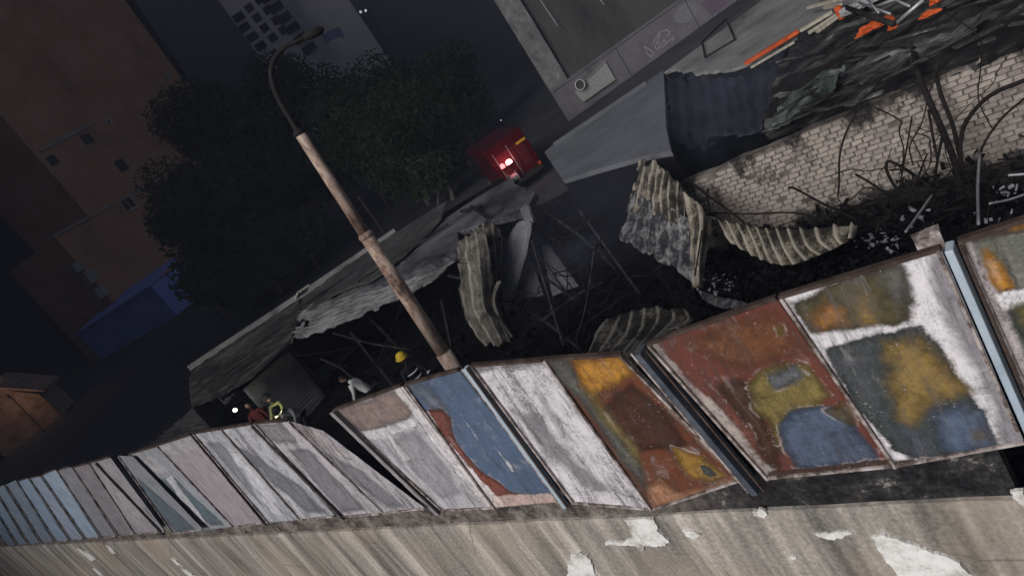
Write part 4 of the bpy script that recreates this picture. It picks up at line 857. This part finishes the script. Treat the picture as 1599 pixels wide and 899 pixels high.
def window(px, py, w, h_, frame=True, panes=2, off=1.25):
    c = fac(px, py, off); mb = MB()
    z_ = Vector((0,0,1))
    o = MB()
    for s in (-1, 1):
        o.bar(c+u_*(s*w/2)-z_*h_/2+n_*.03, c+u_*(s*w/2)+z_*h_/2+n_*.03, .12); o.bar(c-u_*w/2+z_*(s*h_/2)+n_*.03, c+u_*w/2+z_*(s*h_/2)+n_*.03, .12)
    if panes == 2: o.bar(c-z_*h_/2+n_*.03, c+z_*h_/2+n_*.03, .1)
    f_ = o.build('window', M['white'] if frame else M['rail'], bb, origin=c)
    MB().prism([c-u_*w/2-z_*h_/2, c+u_*w/2-z_*h_/2, c+u_*w/2+z_*h_/2, c-u_*w/2+z_*h_/2], n_*.02).build('pane', M['glass'], f_)
    MB().bar(c-u_*(w/2+.15)-z_*(h_/2+.12)+n_*.1, c+u_*(w/2+.15)-z_*(h_/2+.12)+n_*.1, .3, .08).build('sill', M['bwall2'], f_)
window(200, 318, 2.6, 1.9); window(136, 217, 2.0, 1.5, False, 1, .06); window(190, 258, 1.9, 2.0, False, 1, .06); window(170, 190, .8, .9, True, 1, .06); window(82, 250, 1.5, 1.3, False, 1, .06)
for px, py, w, h_ in ((120,418,1.6,1.4), (140,432,1.7,1.9), (157,456,2.2,1.6)):
    c = fac(px, py, 1.5); MB().box(c, (1.0, w, h_), math.atan2(u_.y, u_.x)-R(90)).build('balcony', M['bwall2'], bb)
c = fac(263, 121, .3); tag(MB().box(c, (.5,.9,1.1), 0, .02).build('air_conditioner', M['bwall2'], origin=c), 'pale box unit on the corner of the brown building', 'air conditioner')

# big plain block added far behind, its navy stands in for dark sky
fb = thing('night_sky_block', 'added far dark block standing in for night sky between brown building and tower', 'building', tuple(D(300, 160, 215).xy)+(0,))
ca, cb = D(-420, 700, 230), D(830, -40, 230)
MB().prism([Vector((ca.x, ca.y, 0)), Vector((cb.x, cb.y, 0)), Vector((cb.x, cb.y, 78)), Vector((ca.x, ca.y, 78))], Vector((-8, 9, 0))).build('wall', plain('night_sky_navy', (.05,.05,.065), .9, var=.08, scale=.05), fb)

# far apartment tower with window grid
dT = 172
pT = D(440, 40, dT); uT = Vector((.66,.75,0)).normalized(); nT = Vector((.75,-.66,0))
def tw(px, py, off=0): return onplane(px, py, pT+nT*off, nT)
tower = thing('apartment_tower', 'distant grey apartment tower with rows of dark windows under the night sky', 'building', Vector((pT.x, pT.y, 0)))
l0 = tw(362, 30); r1 = tw(470, 48); rr = tw(560, 20)
l0.z = r1.z = 0; rr.z = 0
htop = tw(440, 40).z+26
MB().prism([l0, r1, r1+Vector((0,0,htop)), l0+Vector((0,0,htop))], -nT*14).build('wall', M['tower'], tower)
MB().prism([r1-nT*2, rr-nT*2, rr-nT*2+Vector((0,0,htop-12)), r1-nT*2+Vector((0,0,htop-12))], -nT*12).build('side_wing', M['tower'], tower)
cz = [tw(398+12.2*k*1.0, 46+0*k) for k in range(1)]
for i, (px, py) in enumerate(((373,27),(382,43),(394,58),(407,72),(389,13),(401,28),(413,44),(426,59),(404,0),(418,16),(431,32),(442,47),(386,-14),(428,-12))):
    c = tw(px, py, .05); w = 2.3 if i < 4 else 1.7
    o = MB().prism([c-uT*w/2-Vector((0,0,.8)), c+uT*w/2-Vector((0,0,.8)), c+uT*w/2+Vector((0,0,.8)), c-uT*w/2+Vector((0,0,.8))], nT*.1).build('window', M['rail'], tower, origin=c)
    MB().prism([c-uT*(w/2-.15)-Vector((0,0,.65)), c+uT*(w/2-.15)-Vector((0,0,.65)), c+uT*(w/2-.15)+Vector((0,0,.65)), c-uT*(w/2-.15)+Vector((0,0,.65))], nT*.12).build('pane', M['glass'], o)
for k in range(6):
    c = tw(426+13*k-8, 8+16*k-12, .2); MB().box(c, (3.0, 1.0, 1.6), math.atan2(uT.y, uT.x)).build('balcony', M['glass'], tower)

# low blue sheet shed far left
bs = thing('blue_shed', 'dim blue sheet-metal shed in front of the brown building', 'shed', Z(210, 530, 0))
q0, q1 = Z(158, 562, 0), Z(276, 492, 0); hb = 5.0
bdir = (q1-q0).normalized(); bn = Vector((-bdir.y, bdir.x, 0))
MB().prism([q0, q1, q1+Vector((0,0,hb)), q0+Vector((0,0,hb))], bn*8).build('wall', M['bluetin'], bs)
mb = MB()
for k in range(24):
    p = q0.lerp(q1, (k+.5)/24)-bn*.04; mb.bar(p, p+Vector((0,0,hb)), .12, .08)
o = mb.build('wall_ribs', M['bluetin'], bs); o['kind'] = 'stuff'
MB().prism([q0-bn*.6+Vector((0,0,hb)), q1-bn*.6+Vector((0,0,hb)), q1+bn*8.3+Vector((0,0,hb+1)), q0+bn*8.3+Vector((0,0,hb+1))], (0,0,.2)).build('roof', M['bluetin'], bs)
# blue tarpaulin and tiny lights behind the trees
tp = D(520, 55, 92)
M['paleblue'] = plain('pale_blue_sheet', (.16,.19,.28), .8)
warp('tarpaulin', [[D(502,56,92), D(520,46,93), D(530,42,94)], [D(510,68,90), D(524,60,91), D(538,58,92)]], M['paleblue'], rough=.2, label='pale blue sheet glimpsed above the tree tops', cat='tarpaulin')
# ------------------------------------------------------------------ orange-lit hut at the left edge
hp = Z(40, 690, 0); hut = thing('small_hut', 'small pitched-roof brick hut lit orange by a lamp at the left edge', 'hut', hp)
M['hutbrick'] = blotch('hut_brick', [(.10,.07,.055), (.24,.175,.14), (.36,.27,.215)], 1.2, .9, fine=6)
hw = Vector((.55,.83,0)).normalized(); hn = Vector((.83,-.55,0)).normalized()
def hc(a, b_, z): return hp+hw*a+hn*b_+Vector((0,0,z))
MB().prism([hc(-6,0,0), hc(4,0,0), hc(4,0,3), hc(1.2,0,6.2), hc(-6,0,4.2)], -hn*6).build('wall', M['hutbrick'], hut)
MB().prism([hc(1.2,.3,6.2), hc(4.6,.3,2.9), hc(4.6,.3,3.1), hc(1.2,.3,6.5)], -hn*6.6).build('roof', M['hutbrick'], hut)
MB().prism([hc(1.2,.3,6.2), hc(-6.4,.3,4.1), hc(-6.4,.3,4.4), hc(1.2,.3,6.5)], -hn*6.6).build('roof', M['hutbrick'], hut)
MB().prism([hc(-3.5,.1,0), hc(-2.3,.1,0), hc(-2.3,.1,2.2), hc(-3.5,.1,2.2)], -hn*.06).build('door', M['glass'], hut)
MB().box(hc(1.6,-1.6,7.2), (.7,.7,2.6), .4).build('chimney', M['hutbrick'], hut)
hl = thing('wall_lamp', 'small glowing orange lamp on a bracket before the hut', 'lamp', hc(3.2, 3.6, 0))
MB().tube([hc(3.2,3.6,0), hc(3.2,3.6,4.6), hc(3.0,3.2,4.9)], .05).build('bracket_pole', M['pole_up'], hl)
M['orglow'] = emit('orange_lamp_glow', (1,.4,.12), 2)
MB().lathe(hc(3.0,3.2,4.55), [(.12,0),(.1,.12),(.03,.2)], 10).build('shade', M['pole_up'], hl)
ld = bpy.data.lights.new('lamp_light', 'POINT'); ld.energy = 105; ld.color = (1,.58,.36); ld.shadow_soft_size = .15
lo = bpy.data.objects.new('lamp_light', ld); COL.objects.link(lo); lo.parent = hl; lo.location = hc(3.0,3.2,4.3)-wloc(hl)

# ------------------------------------------------------------------ graffiti building, upper right
g0, g1 = Z(888, 190, 0), Z(1152, 0, 0)
gu = (g1-g0).normalized(); gn = Vector((gu.y, -gu.x, 0))
if gn.dot(CAM-g0) < 0: gn = -gn
def gp(px, py, off=0): return onplane(px, py, g0+gn*off, gn)
gb = thing('graffiti_building', 'tall dark building with a graffiti-covered plinth wall and pale corner strip', 'building', g0)
M['plinth'] = blotch('lilac_plinth_render', [(.12,.115,.125), (.17,.16,.175), (.21,.2,.215)], .8, .9, fine=6)
M['updark'] = blotch('dark_upper_facade', [(.045,.045,.045), (.075,.075,.073), (.10,.1,.097)], .5, .8, fine=5, stretch=(1,1,.5))
M['strip'] = blotch('peeling_corner_strip', [(.10,.1,.1), (.2,.2,.2), (.33,.33,.32)], 1.2, .9, fine=5)
def gz(px, py): return gp(px, py).z
zb_ = gz(940, 88); gl = 46
e1 = g0+gu*gl
gd = (Vector((g0.x, g0.y, 0)).normalized()+gu*.12).normalized()      # its side walls run back along this
def gs(a, b_, z0, z1, out, dep, name, mt): return MB().prism([g0+gu*a+gn*out+Vector((0,0,z0)), g0+gu*b_+gn*out+Vector((0,0,z0)), g0+gu*b_+gn*out+Vector((0,0,z1)), g0+gu*a+gn*out+Vector((0,0,z1))], gd*dep).build(name, mt, gb)
gs(0, gl, 0, zb_, .0, 12, 'plinth_wall', M['plinth'])
sw = (gp(884,124)-gp(858,146)).dot(gu)
gs(.0, max(1.2, sw), zb_, 30, -.03, 12, 'corner_strip', M['strip'])
gs(max(1.2, sw), gl, zb_, 30, -.35, 11, 'upper_facade', M['updark'])
gs(0, gl, zb_-.05, zb_+.08, .06, .3, 'ledge', M['plinth'])
for px in (975, 1085):   # vertical joints of the plinth
    c = gp(px, 100 if px < 1000 else 30, .01); c.z = 0; MB().bar(c+gn*.01, c+gn*.01+Vector((0,0,zb_-.08)), .05, .02).build('joint_strip', M['updark'], gb)
def gpoly(px, out, dep, name, mt): 
    return MB().prism([gp(x, y, out) for x, y in px], -gn*dep).build(name, mt, gb)
c = gp(1072, 22, .02); ell = [gp(1072+ (22*math.cos(a)*.83+14*math.sin(a)*.5), 20+(-22*math.cos(a)*.55+14*math.sin(a)*.83), .012) for a in [2*math.pi*k/24 for k in range(24)]]
M['faded'] = plain('faded_paint', (.215,.21,.22), .9); MB().prism(ell, -gn*.008).build('faded_patch', M['faded'], gb)
M['purple'] = plain('purple_render', (.15,.115,.16), .9); gpoly([(1094,6),(1150,-34),(1162,-14),(1112,26)], .014, .01, 'purple_panel', M['purple'])
M['tagpaint'] = plain('pale_spray_paint', (.36,.33,.38), .8)
def stroke(pts, w=.06):
    P_ = [gp(800+x/3, y/3, .012) for x, y in pts]; mb = MB()
    for a, b_ in zip(P_[:-1], P_[1:]):
        t2 = (b_-a).normalized(); q = gn.cross(t2)*w/2; mb.add([a-q-t2*.02, b_-q+t2*.02, b_+q+t2*.02, a+q-t2*.02], [(0,1,2,3)])
    mb.build('graffiti_stroke', M['tagpaint'], gb)
for s in ([(618,215),(628,245),(648,268),(662,248),(640,232),(618,218)], [(655,212),(672,182),(694,146),(684,190),(668,222),(680,236),(690,205),(676,196)], [(690,232),(712,186),(722,206),(704,222)], [(716,206),(740,186),(756,176),(748,196)], [(700,150),(722,140),(738,152),(728,170)], [(915,0),(950,72)], [(412,0),(430,24)], [(130,0),(212,122)]): stroke(s)
sg = thing('sign_board', 'white rectangular board on the graffiti plinth beside the round dish', 'sign', gp(925, 150))
MB().prism([gp(945,96,.12), gp(961,124,.12), gp(911,159,.12), gp(897,143,.12)], -gn*.12).build('board', M['white'] if False else plain('dull_white_board', (.34,.35,.33), .7), sg)
MB().bar(gp(945,96,.15), gp(897,143,.15), .06, .06).bar(gp(911,159,.15), gp(961,124,.15), .06, .06).build('board_frame', M['bwall2'], sg)
ds = thing('satellite_dish', 'round pale-rimmed dish mounted at the left end of the white board', 'dish', gp(905, 133, .1))
c = gp(905, 133, .3); ax = (gn+Vector((0,0,.1))).normalized()
MB().lathe(c, [(.05,-.02),(.18,0.02),(.29,.09),(.295,.11),(.27,.09),(.15,.04)], 20, ax).build('bowl', M['updark'], ds, smooth=True)
q = [c+ax*.1+(ax.to_track_quat('Z','Y') @ Vector((.3*math.cos(a), .3*math.sin(a), 0))) for a in [2*math.pi*k/24 for k in range(25)]]
MB().tube(q, .03, 6).build('rim', M['white'], ds, smooth=True)
MB().tube([c, gp(905,133,0)], .03).tube([c, c+ax*.3], .015).build('mount', M['pole_up'], ds)

# ------------------------------------------------------------------ fire truck
tb = Z(838, 294, 0); tb = tb+Vector((-.7,.7,0))*1.2
view = Vector((tb.x, tb.y, 0)).normalized(); ty = math.atan2(view.y, view.x)+R(9)
tf = Vector((math.cos(ty), math.sin(ty), 0)); ts = Vector((tf.y, -tf.x, 0))      # tf points away, ts to the right
tr = thing('fire_truck', 'red fire truck with glowing roof beacons standing in the dark street', 'fire truck', tb)
M['red'] = blotch('red_truck_paint', [(.035,.003,.007), (.05,.004,.009), (.08,.008,.012)], 1.5, .35, 0, .05)
M['shutter'] = plain('dull_red_shutter', (.07,.012,.017), .6); M['black'] = plain('black_rubber', (.02,.02,.02), .8); M['yellow'] = plain('yellow_reflective', (.45,.3,.03), .5); M['chrome'] = plain('grey_metal', (.34,.34,.35), .35, .6)
TK = .86
def tq(a, s, z): return tb+(tf*a+ts*s+Vector((0,0,z)))*TK
def tbox(a0, a1, s0, s1, z0, z1, name, mt, par=tr, bv=.05):
    o = MB().prism([tq(a0,s0,z0), tq(a1,s0,z0), tq(a1,s1,z0), tq(a0,s1,z0)], (0,0,z1-z0)).build(name, mt, par, origin=tq((a0+a1)/2,(s0+s1)/2,z0)); bevel(o, bv); return o
body = tbox(0, 4.6, -1.25, 1.25, .75, 2.75, 'body', M['red'])
cab = tbox(4.75, 6.9, -1.2, 1.2, .75, 2.65, 'cab', M['red'])
tbox(4.2, 5.3, -.9, .9, 2.66, 2.8, 'roof_plate', M['chrome'])
tbox(-.15, 6.8, -1.0, 1.0, .5, .74, 'chassis', M['black'])
for k in range(3): tbox(-.03, .02, -.95+.65*k, -.38+.65*k, 1.1, 2.3, 'locker_shutter', M['shutter'], tr, .01)
tbox(.3, 4.2, 1.255, 1.27, 1.5, 1.6, 'reflective_stripe', M['yellow'], tr, .004); tbox(-.035, -.02, .55, 1.15, 2.35, 2.47, 'reflective_stripe', M['yellow'], tr, .004)
tbox(-.45, -.1, -1.15, 1.15, .5, .66, 'rear_step', M['black'])
tbox(6.86, 6.95, -1.0, 1.0, 1.6, 2.4, 'windscreen', M['glass'], tr, .01)
for s in (-1, 1):
    tbox(5.1, 6.3, s*1.2-.02, s*1.2+.02, 1.6, 2.35, 'side_window', M['glass'], tr, .01)
    tbox(-.05, .0, s*1.1-.08, s*1.1+.08, .72, .88, 'tail_lamp', M['orange'], tr, .01)
    MB().tube([tq(6.6, s*1.2, 2.2), tq(6.8, s*1.5, 2.25)], .03).build('mirror_arm', M['black'], tr)
    tbox(6.75, 6.85, s*1.5-.12, s*1.5+.12, 1.9, 2.3, 'mirror', M['black'], tr, .02)
    for a in (1.2, 5.6):
        w_ = MB().lathe(tq(a, s*1.08, .5), [(.3,-.15),(.5,-.13),(.5,.13),(.3,.15)], 18, ts).build('wheel', M['black'], tr, origin=tq(a, s*1.08, .5), smooth=False)
        MB().lathe(tq(a, s*1.24, .5), [(.26,-.02),(.26,.02),(.1,.04)], 14, ts*s).build('rim', M['chrome'], w_)
# roof ladder, boxes and hose drum
for s in (-.55, -.15): MB().bar(tq(.1, s, 2.9), tq(4.3, s, 2.9), .05).build('ladder_rail', M['chrome'], tr)
for k in range(9): MB().bar(tq(.4+.45*k, -.55, 2.9), tq(.4+.45*k, -.15, 2.9), .035).build('ladder_rung', M['chrome'], tr)
tbox(1.0, 2.0, .3, 1.0, 2.76, 3.0, 'roof_box', M['chrome']); tbox(2.6, 3.5, .35, .95, 2.76, 2.98, 'roof_box', M['chrome'])
MB().lathe(tq(-.3, -.6, 1.0), [(.3,-.2),(.32,-.18),(.2,-.16),(.2,.16),(.32,.18),(.3,.2)], 14, ts).build('hose_drum', M['chrome'], tr)
for s, a in ((-.9, .3), (.0, .3)): MB().bar(tq(-.06, s, .8), tq(-.06, s, 2.7), .04).build('grab_rail', M['chrome'], tr)
M['beacon'] = emit('beacon_glow', (1.0,.42,.40), 3.2); M['beacon2'] = emit('beacon_glow_red', (1.0,.22,.22), 2.0)
for s, mt_, en, rr_ in ((-.78, 'beacon2', 55, .12), (-.36, 'beacon', 110, .17)):
    MB().box(tq(-.06, s, 1.72), (.2,.3,.06), ty).build('beacon_base', M['black'], tr)
    MB().lathe(tq(-.16, s, 1.75), [(rr_,0),(rr_,.12),(rr_*.7,.2),(.02,.23)], 12).build('beacon', M[mt_], tr, smooth=True)
    L = bpy.data.lights.new('beacon_light', 'POINT'); L.energy = en*.12; L.color = (1,.16,.14); L.shadow_soft_size = .1
    lo = bpy.data.objects.new('beacon_light', L); COL.objects.link(lo); lo.parent = tr; lo.location = tq(-.55, s, 2.0)-tb
# two lit spots far behind the trees
M['farlamp'] = emit('far_lamp', (.9,.9,1), .45)
for i, (px, py, dist, lab) in enumerate(((563,19,120,'left one of two tiny lit lamps far behind the trees'), (571,17,120,'right one of two tiny lit lamps far behind the trees'), (782,188,60,'tiny white lamp above the red truck'))):
    p = D(px, py, dist); r_ = .2 if i < 2 else .06
    t5 = thing('distant_lamp', lab, 'lamp', (p.x, p.y, 0), 'distant lamps')
    MB().tube([(p.x, p.y, 0), (p.x, p.y, p.z-r_)], .06).build('post', M['pole_up'], t5)
    MB().lathe(p-Vector((0,0,r_)), [(r_*.4,0),(r_,r_*.7),(r_*.9,r_*1.4),(r_*.2,r_*2)], 10).build('globe', M['farlamp'], t5, smooth=True)

# ------------------------------------------------------------------ people
M['skin'] = plain('skin', (.30,.19,.14), .6); M['hair'] = plain('dark_hair', (.015,.012,.012), .6)
M['shirt'] = plain('white_shirt', (.62,.62,.62), .85); M['navy'] = plain('navy_work_cloth', (.02,.022,.03), .9); M['trouser'] = plain('dark_trousers', (.03,.03,.036), .9)
M['helmet_y'] = plain('yellow_helmet', (.62,.43,.04), .35); M['helmet_d'] = plain('dark_helmet', (.03,.03,.03), .4); M['hivis'] = plain('hi_vis_jacket', (.17,.18,.09), .9)
M['greyjk'] = plain('grey_jacket', (.34,.34,.345), .9); M['maroon'] = plain('dark_red_jacket', (.12,.03,.035), .9); M['refl'] = plain('reflective_tape', (.75,.75,.75), .4)
def person(name_lab, foot, face, lean=0., top='shirt', legs='trouser', arms=((.25,.15),(.25,.15)), helmet=None, hair=True, tape=False, group='people in the burnt yard', crouch=0.):
    """foot: ground point; face: heading angle; lean: forward bend of the trunk; arms: (forward, outward) reach of each"""
    root = thing('person', name_lab, 'person', foot, group)
    fx = Vector((math.cos(face), math.sin(face), 0)); sx = Vector((-fx.y, fx.x, 0)); zz = Vector((0,0,1)); f0 = Vector(foot)
    hipz = .92-crouch; hip = f0+zz*hipz-fx*(.18*lean+.2*crouch)
    tdir = (zz*math.cos(lean)+fx*math.sin(lean)).normalized()
    chest = hip+tdir*.36; neck = hip+tdir*.54; head = neck+(tdir*.6+zz*.25+fx*.25*(1 if lean > .3 else .3)).normalized()*.2
    V = []; E_ = []; Rr = []; 
    def add(p, r, prev=None):
        V.append(Vector(p)); Rr.append(r if isinstance(r, tuple) else (r, r)); i = len(V)-1
        if prev is not None: E_.append((prev, i))
        return i
    def skin(name, mt, V, E_, Rr, rootv=0, sub=2):
        me = bpy.data.meshes.new(name); me.from_pydata([tuple(v-f0) for v in V], E_, []); me.materials.append(mt)
        o = bpy.data.objects.new(name, me); COL.objects.link(o); o.parent = root
        md = o.modifiers.new('skin', 'SKIN'); md.use_smooth_shade = True
        for i, s in enumerate(me.skin_vertices[0].data): s.radius = Rr[i]; s.use_root = (i == rootv)
        sm = o.modifiers.new('subdiv', 'SUBSURF'); sm.levels = sub; sm.render_levels = sub
        return o
    # one continuous clothed body
    p_ = add(hip, (.15,.12)); c_ = add(hip+tdir*.2, (.14,.11), p_); c2 = add(chest, (.165,.12), c_); nk = add(neck-tdir*.03, .075, c2)
    hd0 = add(neck+(head-neck)*.35, .058, nk)
    hands = []
    for s, (fw, ou) in zip((1, -1), arms):
        sh = add(neck-tdir*.09+sx*s*.19, .068, c2)
        el_p = V[sh]+sx*s*(.05+.18*ou)+fx*(.5*fw*.3)-zz*.26*(1-.5*fw); el = add(el_p, .05, sh)
        wr_p = el_p+(fx*fw+sx*s*ou*.5-zz*(1-fw)*.9).normalized()*.25; wr = add(wr_p, .036, el); hands.append((s, el_p, wr_p))
    for s in (1, -1):
        th = add(hip-zz*.08+sx*s*.10, .095, p_); kn = add(f0+zz*.48+sx*s*.12+fx*(.05+.35*crouch), .068, th); an = add(f0+zz*.10+sx*s*.13-fx*.03, .045, kn)
        toe = add(f0+zz*.05+sx*s*.15+fx*.17, .04, an)
    skin('body', M[top], V, E_, Rr)
    # trousers over the legs
    V2 = []; E2 = []; R2 = []
    V, E_, Rr = V2, E2, R2
    p_ = add(hip-zz*.01, (.165,.135)); 
    for s in (1, -1):
        th = add(hip-zz*.1+sx*s*.10, .108, p_); kn = add(f0+zz*.48+sx*s*.12+fx*(.05+.35*crouch), .08, th); an = add(f0+zz*.12+sx*s*.13-fx*.03, .066, kn)
    skin('trousers', M[legs], V2, E2, R2)
    # head with face
    bm = bmesh.new(); bmesh.ops.create_uvsphere(bm, u_segments=20, v_segments=14, radius=1); Vh = []
    up_h = (head-neck).normalized(); fh = (fx-up_h*fx.dot(up_h)).normalized(); sh_ = up_h.cross(fh)
    for v in bm.verts:
        x, y, z = v.co; w = .98-.18*max(0, -z); k = 1
        px_ = x*.095*w; py_ = y*.074*w; pz_ = z*.118
        if x > .75 and abs(y) < .25 and -.35 < z < .15: px_ += .018*(1-abs(y)/.25)
        if x > .8 and abs(z-.1) < .14 and .2 < abs(y) < .5: px_ -= .008
        Vh.append(head+up_h*(.03+pz_)+fh*px_+sh_*py_)
    Fh = [tuple(q.index for q in f.verts) for f in bm.faces]; bm.free()
    hd = obj('head', Vh, Fh, M['skin'], root, smooth=True)
    for s in (1, -1):
        MB().lathe(head+up_h*.03+sh_*s*.073, [(.006,-.008),(.026,0),(.018,.014)], 8, sh_*s).build('ear', M['skin'], hd)
        MB().lathe(head+up_h*.045+fh*.084+sh_*s*.03, [(.012,0),(.009,.006)], 8, fh).build('eye', M['hair'], hd)
    MB().bar(head-up_h*.028+fh*.086-sh_*.022, head-up_h*.028+fh*.086+sh_*.022, .012, .01).build('mouth', M['maroon'], hd)
    if hair:
        Vq = [head+up_h*.03+(v-(head+up_h*.03))*1.07-fh*.012 for v in Vh]
        keep = [f for f in Fh if all((Vh[i]-(head+up_h*.03)).dot(up_h) > (.02 if (Vh[i]-head).dot(fh) > -.02 else -.06) for i in f)]
        obj('hair', Vq, keep, M['hair'], root, smooth=True)
    if helmet:
        hb_ = MB().lathe(head+up_h*.06, [(.165,-.005),(.17,.0),(.135,.02),(.13,.07),(.10,.125),(.05,.15),(.01,.155)], 18, up_h).build('helmet', M[helmet], root, smooth=True)
        MB().bar(head+up_h*.10-fh*.12, head+up_h*.212+fh*.0, .02, .03).build('helmet_ridge', M[helmet], hb_)
    # hands: palm, four fingers and a thumb, lightly curled
    for s, ep, wp in hands:
        t2 = (wp-ep).normalized(); side = t2.cross(zz); side = side.normalized() if side.length > .1 else sx; pn = side.cross(t2)
        V3 = []; E3 = []; R3 = []; V, E_, Rr = V3, E3, R3
        w0 = add(wp, (.026,.02)); pm = add(wp+t2*.055, (.038,.018), w0)
        for k in range(4):
            b0 = wp+t2*.09+side*(.027-.018*k); L = (.07,.078,.072,.056)[k]
            a1 = add(b0, .0095, pm); a2 = add(b0+t2*L*.5-pn*.008, .009, a1); a3 = add(b0+t2*L*.85-pn*.03, .008, a2)
        th_ = add(wp+t2*.04+side*.045, .011, w0); add(wp+t2*.075+side*.062-pn*.015, .009, th_)
        skin('hand', M['skin'] if helmet is None else M['navy'], V3, E3, R3, 0, 1)
    if tape:
        for zt in (.3, .12):
            c = hip+tdir*zt; q = [c+(sx*math.cos(a)*.172+fx*math.sin(a)*.135) for a in [2*math.pi*k/18 for k in range(19)]]
            MB().tube(q, .018, 6).build('reflective_band', M['refl'], root)
        for s, ep, wp in hands: MB().lathe(wp-(wp-ep).normalized()*.06, [(.05,-.02),(.052,.02)], 10, (wp-ep).normalized()).build('cuff_band', M['refl'], root)
    return root, head, fx, up_h, fh
def stand(px, py, zh):   # ground point under a head seen at px, py with its centre zh above ground
    p = Z(px, py, zh); return Vector((p.x, p.y, .1))
away = math.atan2(fwd.y, fwd.x)
person('person in a white shirt bending forward in the burnt shed', stand(562, 598, 1.28), away+R(75), .62, 'shirt', 'trouser', ((.35,.25),(.75,.4)))
person('person in dark navy work clothes and a yellow helmet left of the lamp post', stand(632, 566, 1.62), away+R(200), .15, 'navy', 'navy', ((.35,.2),(.35,.2)), 'helmet_y', False, True)
r3 = person('firefighter in a lit yellow-green jacket and dark helmet beside the grey wall', stand(427, 627, 1.55), away+R(160), .2, 'hivis', 'navy', ((.7,.1),(.5,.2)), 'helmet_d', False, True)
person('firefighter in a bulky grey jacket and dark helmet, bending, right of the yellow-green one', stand(447, 631, 1.5), away+R(150), .75, 'greyjk', 'navy', ((.5,.1),(.5,.1)), 'helmet_d', False, False)
r5 = person('person in a dark red jacket with a bright headlamp left of the firefighters', stand(388, 632, 1.75), away+R(185), .2, 'maroon', 'navy', ((.3,.2),(.3,.2)), None, True, False)
M['torch'] = emit('white_headlamp', (1,.97,.9), 3)
c = D(367, 640, (r5[1]-CAM).length-.5)
tc_ = thing('hand_torch', 'bright white torch beam source held out beside the dark red jacket', 'torch', c)
MB().lathe(c, [(.04,0),(.062,.03),(.062,.05)], 24, (CAM-c).normalized()).build('lens', M['torch'], tc_)
MB().tube([c, c-(CAM-c).normalized()*.22], .035, 10).build('handle', M['black'], tc_)
L = bpy.data.lights.new('torch_light', 'POINT'); L.energy = 6; L.color = (1,.97,.9); L.shadow_soft_size = .05
lo = bpy.data.objects.new('torch_light', L); COL.objects.link(lo); lo.parent = tc_; lo.location = (CAM-c).normalized()*.2
c = D(433, 651, (r3[1]-CAM).length-.55)
t2_ = thing('hand_torch', 'yellowish torch in the hand of the yellow-green firefighter', 'torch', c)
MB().lathe(c, [(.03,0),(.05,.02),(.05,.05)], 10, Vector((-.5,.2,.8))).build('lens', emit('yellow_torch', (1,.9,.45), 3), t2_)
MB().tube([c, c-Vector((-.5,.2,.8))*.2], .025, 8).build('handle', M['black'], t2_)
L = bpy.data.lights.new('torch_light', 'POINT'); L.energy = 12; L.color = (1,.92,.6); L.shadow_soft_size = .05
lo = bpy.data.objects.new('torch_light', L); COL.objects.link(lo); lo.parent = t2_; lo.location = (-.08,.06,.14)

# ------------------------------------------------------------------ unseen block added behind the viewer, only to shade the left of the place
M['block'] = plain('shade_block_grey', (.12,.12,.12), .9)
bbk = thing('shade_block', 'unseen tall block added behind the viewer to shade the left side', 'building', (-120, -30, 0))
MB().prism([(-260,-30,0), (-27,-30,0), (-27,-30,190), (-260,-30,190)], (0,-14,0)).build('wall', M['block'], bbk)

# ------------------------------------------------------------------ thin smoke haze
mt = bpy.data.materials.new('smoke_haze'); mt.use_nodes = True; t = mt.node_tree; t.nodes.remove(t.nodes['Principled BSDF'])
pv = t.nodes.new('ShaderNodeVolumePrincipled'); pv.inputs['Density'].default_value = HAZE; pv.inputs['Color'].default_value = (.62,.70,1,1); pv.inputs['Anisotropy'].default_value = 0
t.links.new(pv.outputs[0], t.nodes['Material Output'].inputs['Volume'])
o = MB().box((-100, 200, 95.5), (1040, 840, 193)).build('haze', mt); o['kind'] = 'stuff'

# drifting smoke over the burnt yard
def smoke(c, rad, dens, lab, sd):
    mt = bpy.data.materials.new('drifting_smoke'); mt.use_nodes = True; t = mt.node_tree; t.nodes.remove(t.nodes['Principled BSDF'])
    pv = t.nodes.new('ShaderNodeVolumePrincipled'); pv.inputs['Color'].default_value = (.55,.64,.88,1)
    tc = t.nodes.new('ShaderNodeTexCoord'); ln = t.nodes.new('ShaderNodeVectorMath'); ln.operation = 'LENGTH'; t.links.new(tc.outputs['Object'], ln.inputs[0])
    n = t.nodes.new('ShaderNodeTexNoise'); n.inputs['Scale'].default_value = 2.2; n.inputs['Detail'].default_value = 4; n.inputs['Distortion'].default_value = .8; t.links.new(tc.outputs['Object'], n.inputs['Vector'])
    f = math_(t, 'MULTIPLY', maprange(t, ln.outputs['Value'], .15, .95, 1, 0), maprange(t, n.outputs['Fac'], .36, .66, .15, 1))
    t.links.new(math_(t, 'MULTIPLY', f, dens), pv.inputs['Density']); t.links.new(pv.outputs[0], t.nodes['Material Output'].inputs['Volume'])
    bm = bmesh.new(); bmesh.ops.create_icosphere(bm, subdivisions=3, radius=1); me = bpy.data.meshes.new('smoke'); bm.to_mesh(me); bm.free(); me.materials.append(mt)
    o = bpy.data.objects.new('smoke', me); COL.objects.link(o); o.location = c; o.scale = rad; tag(o, lab, 'smoke', kind='stuff')
smoke(Y(1100, 190, 15.5), (3.6, 2.8, 2.4), SMOKE, 'blue grey smoke drifting over the dark hole beside the flat roof', 1)
smoke(Y(890, 370, 12.6), (4.6, 3.2, 2.2), SMOKE*.8, 'thin blue grey smoke over the middle of the burnt yard', 2)
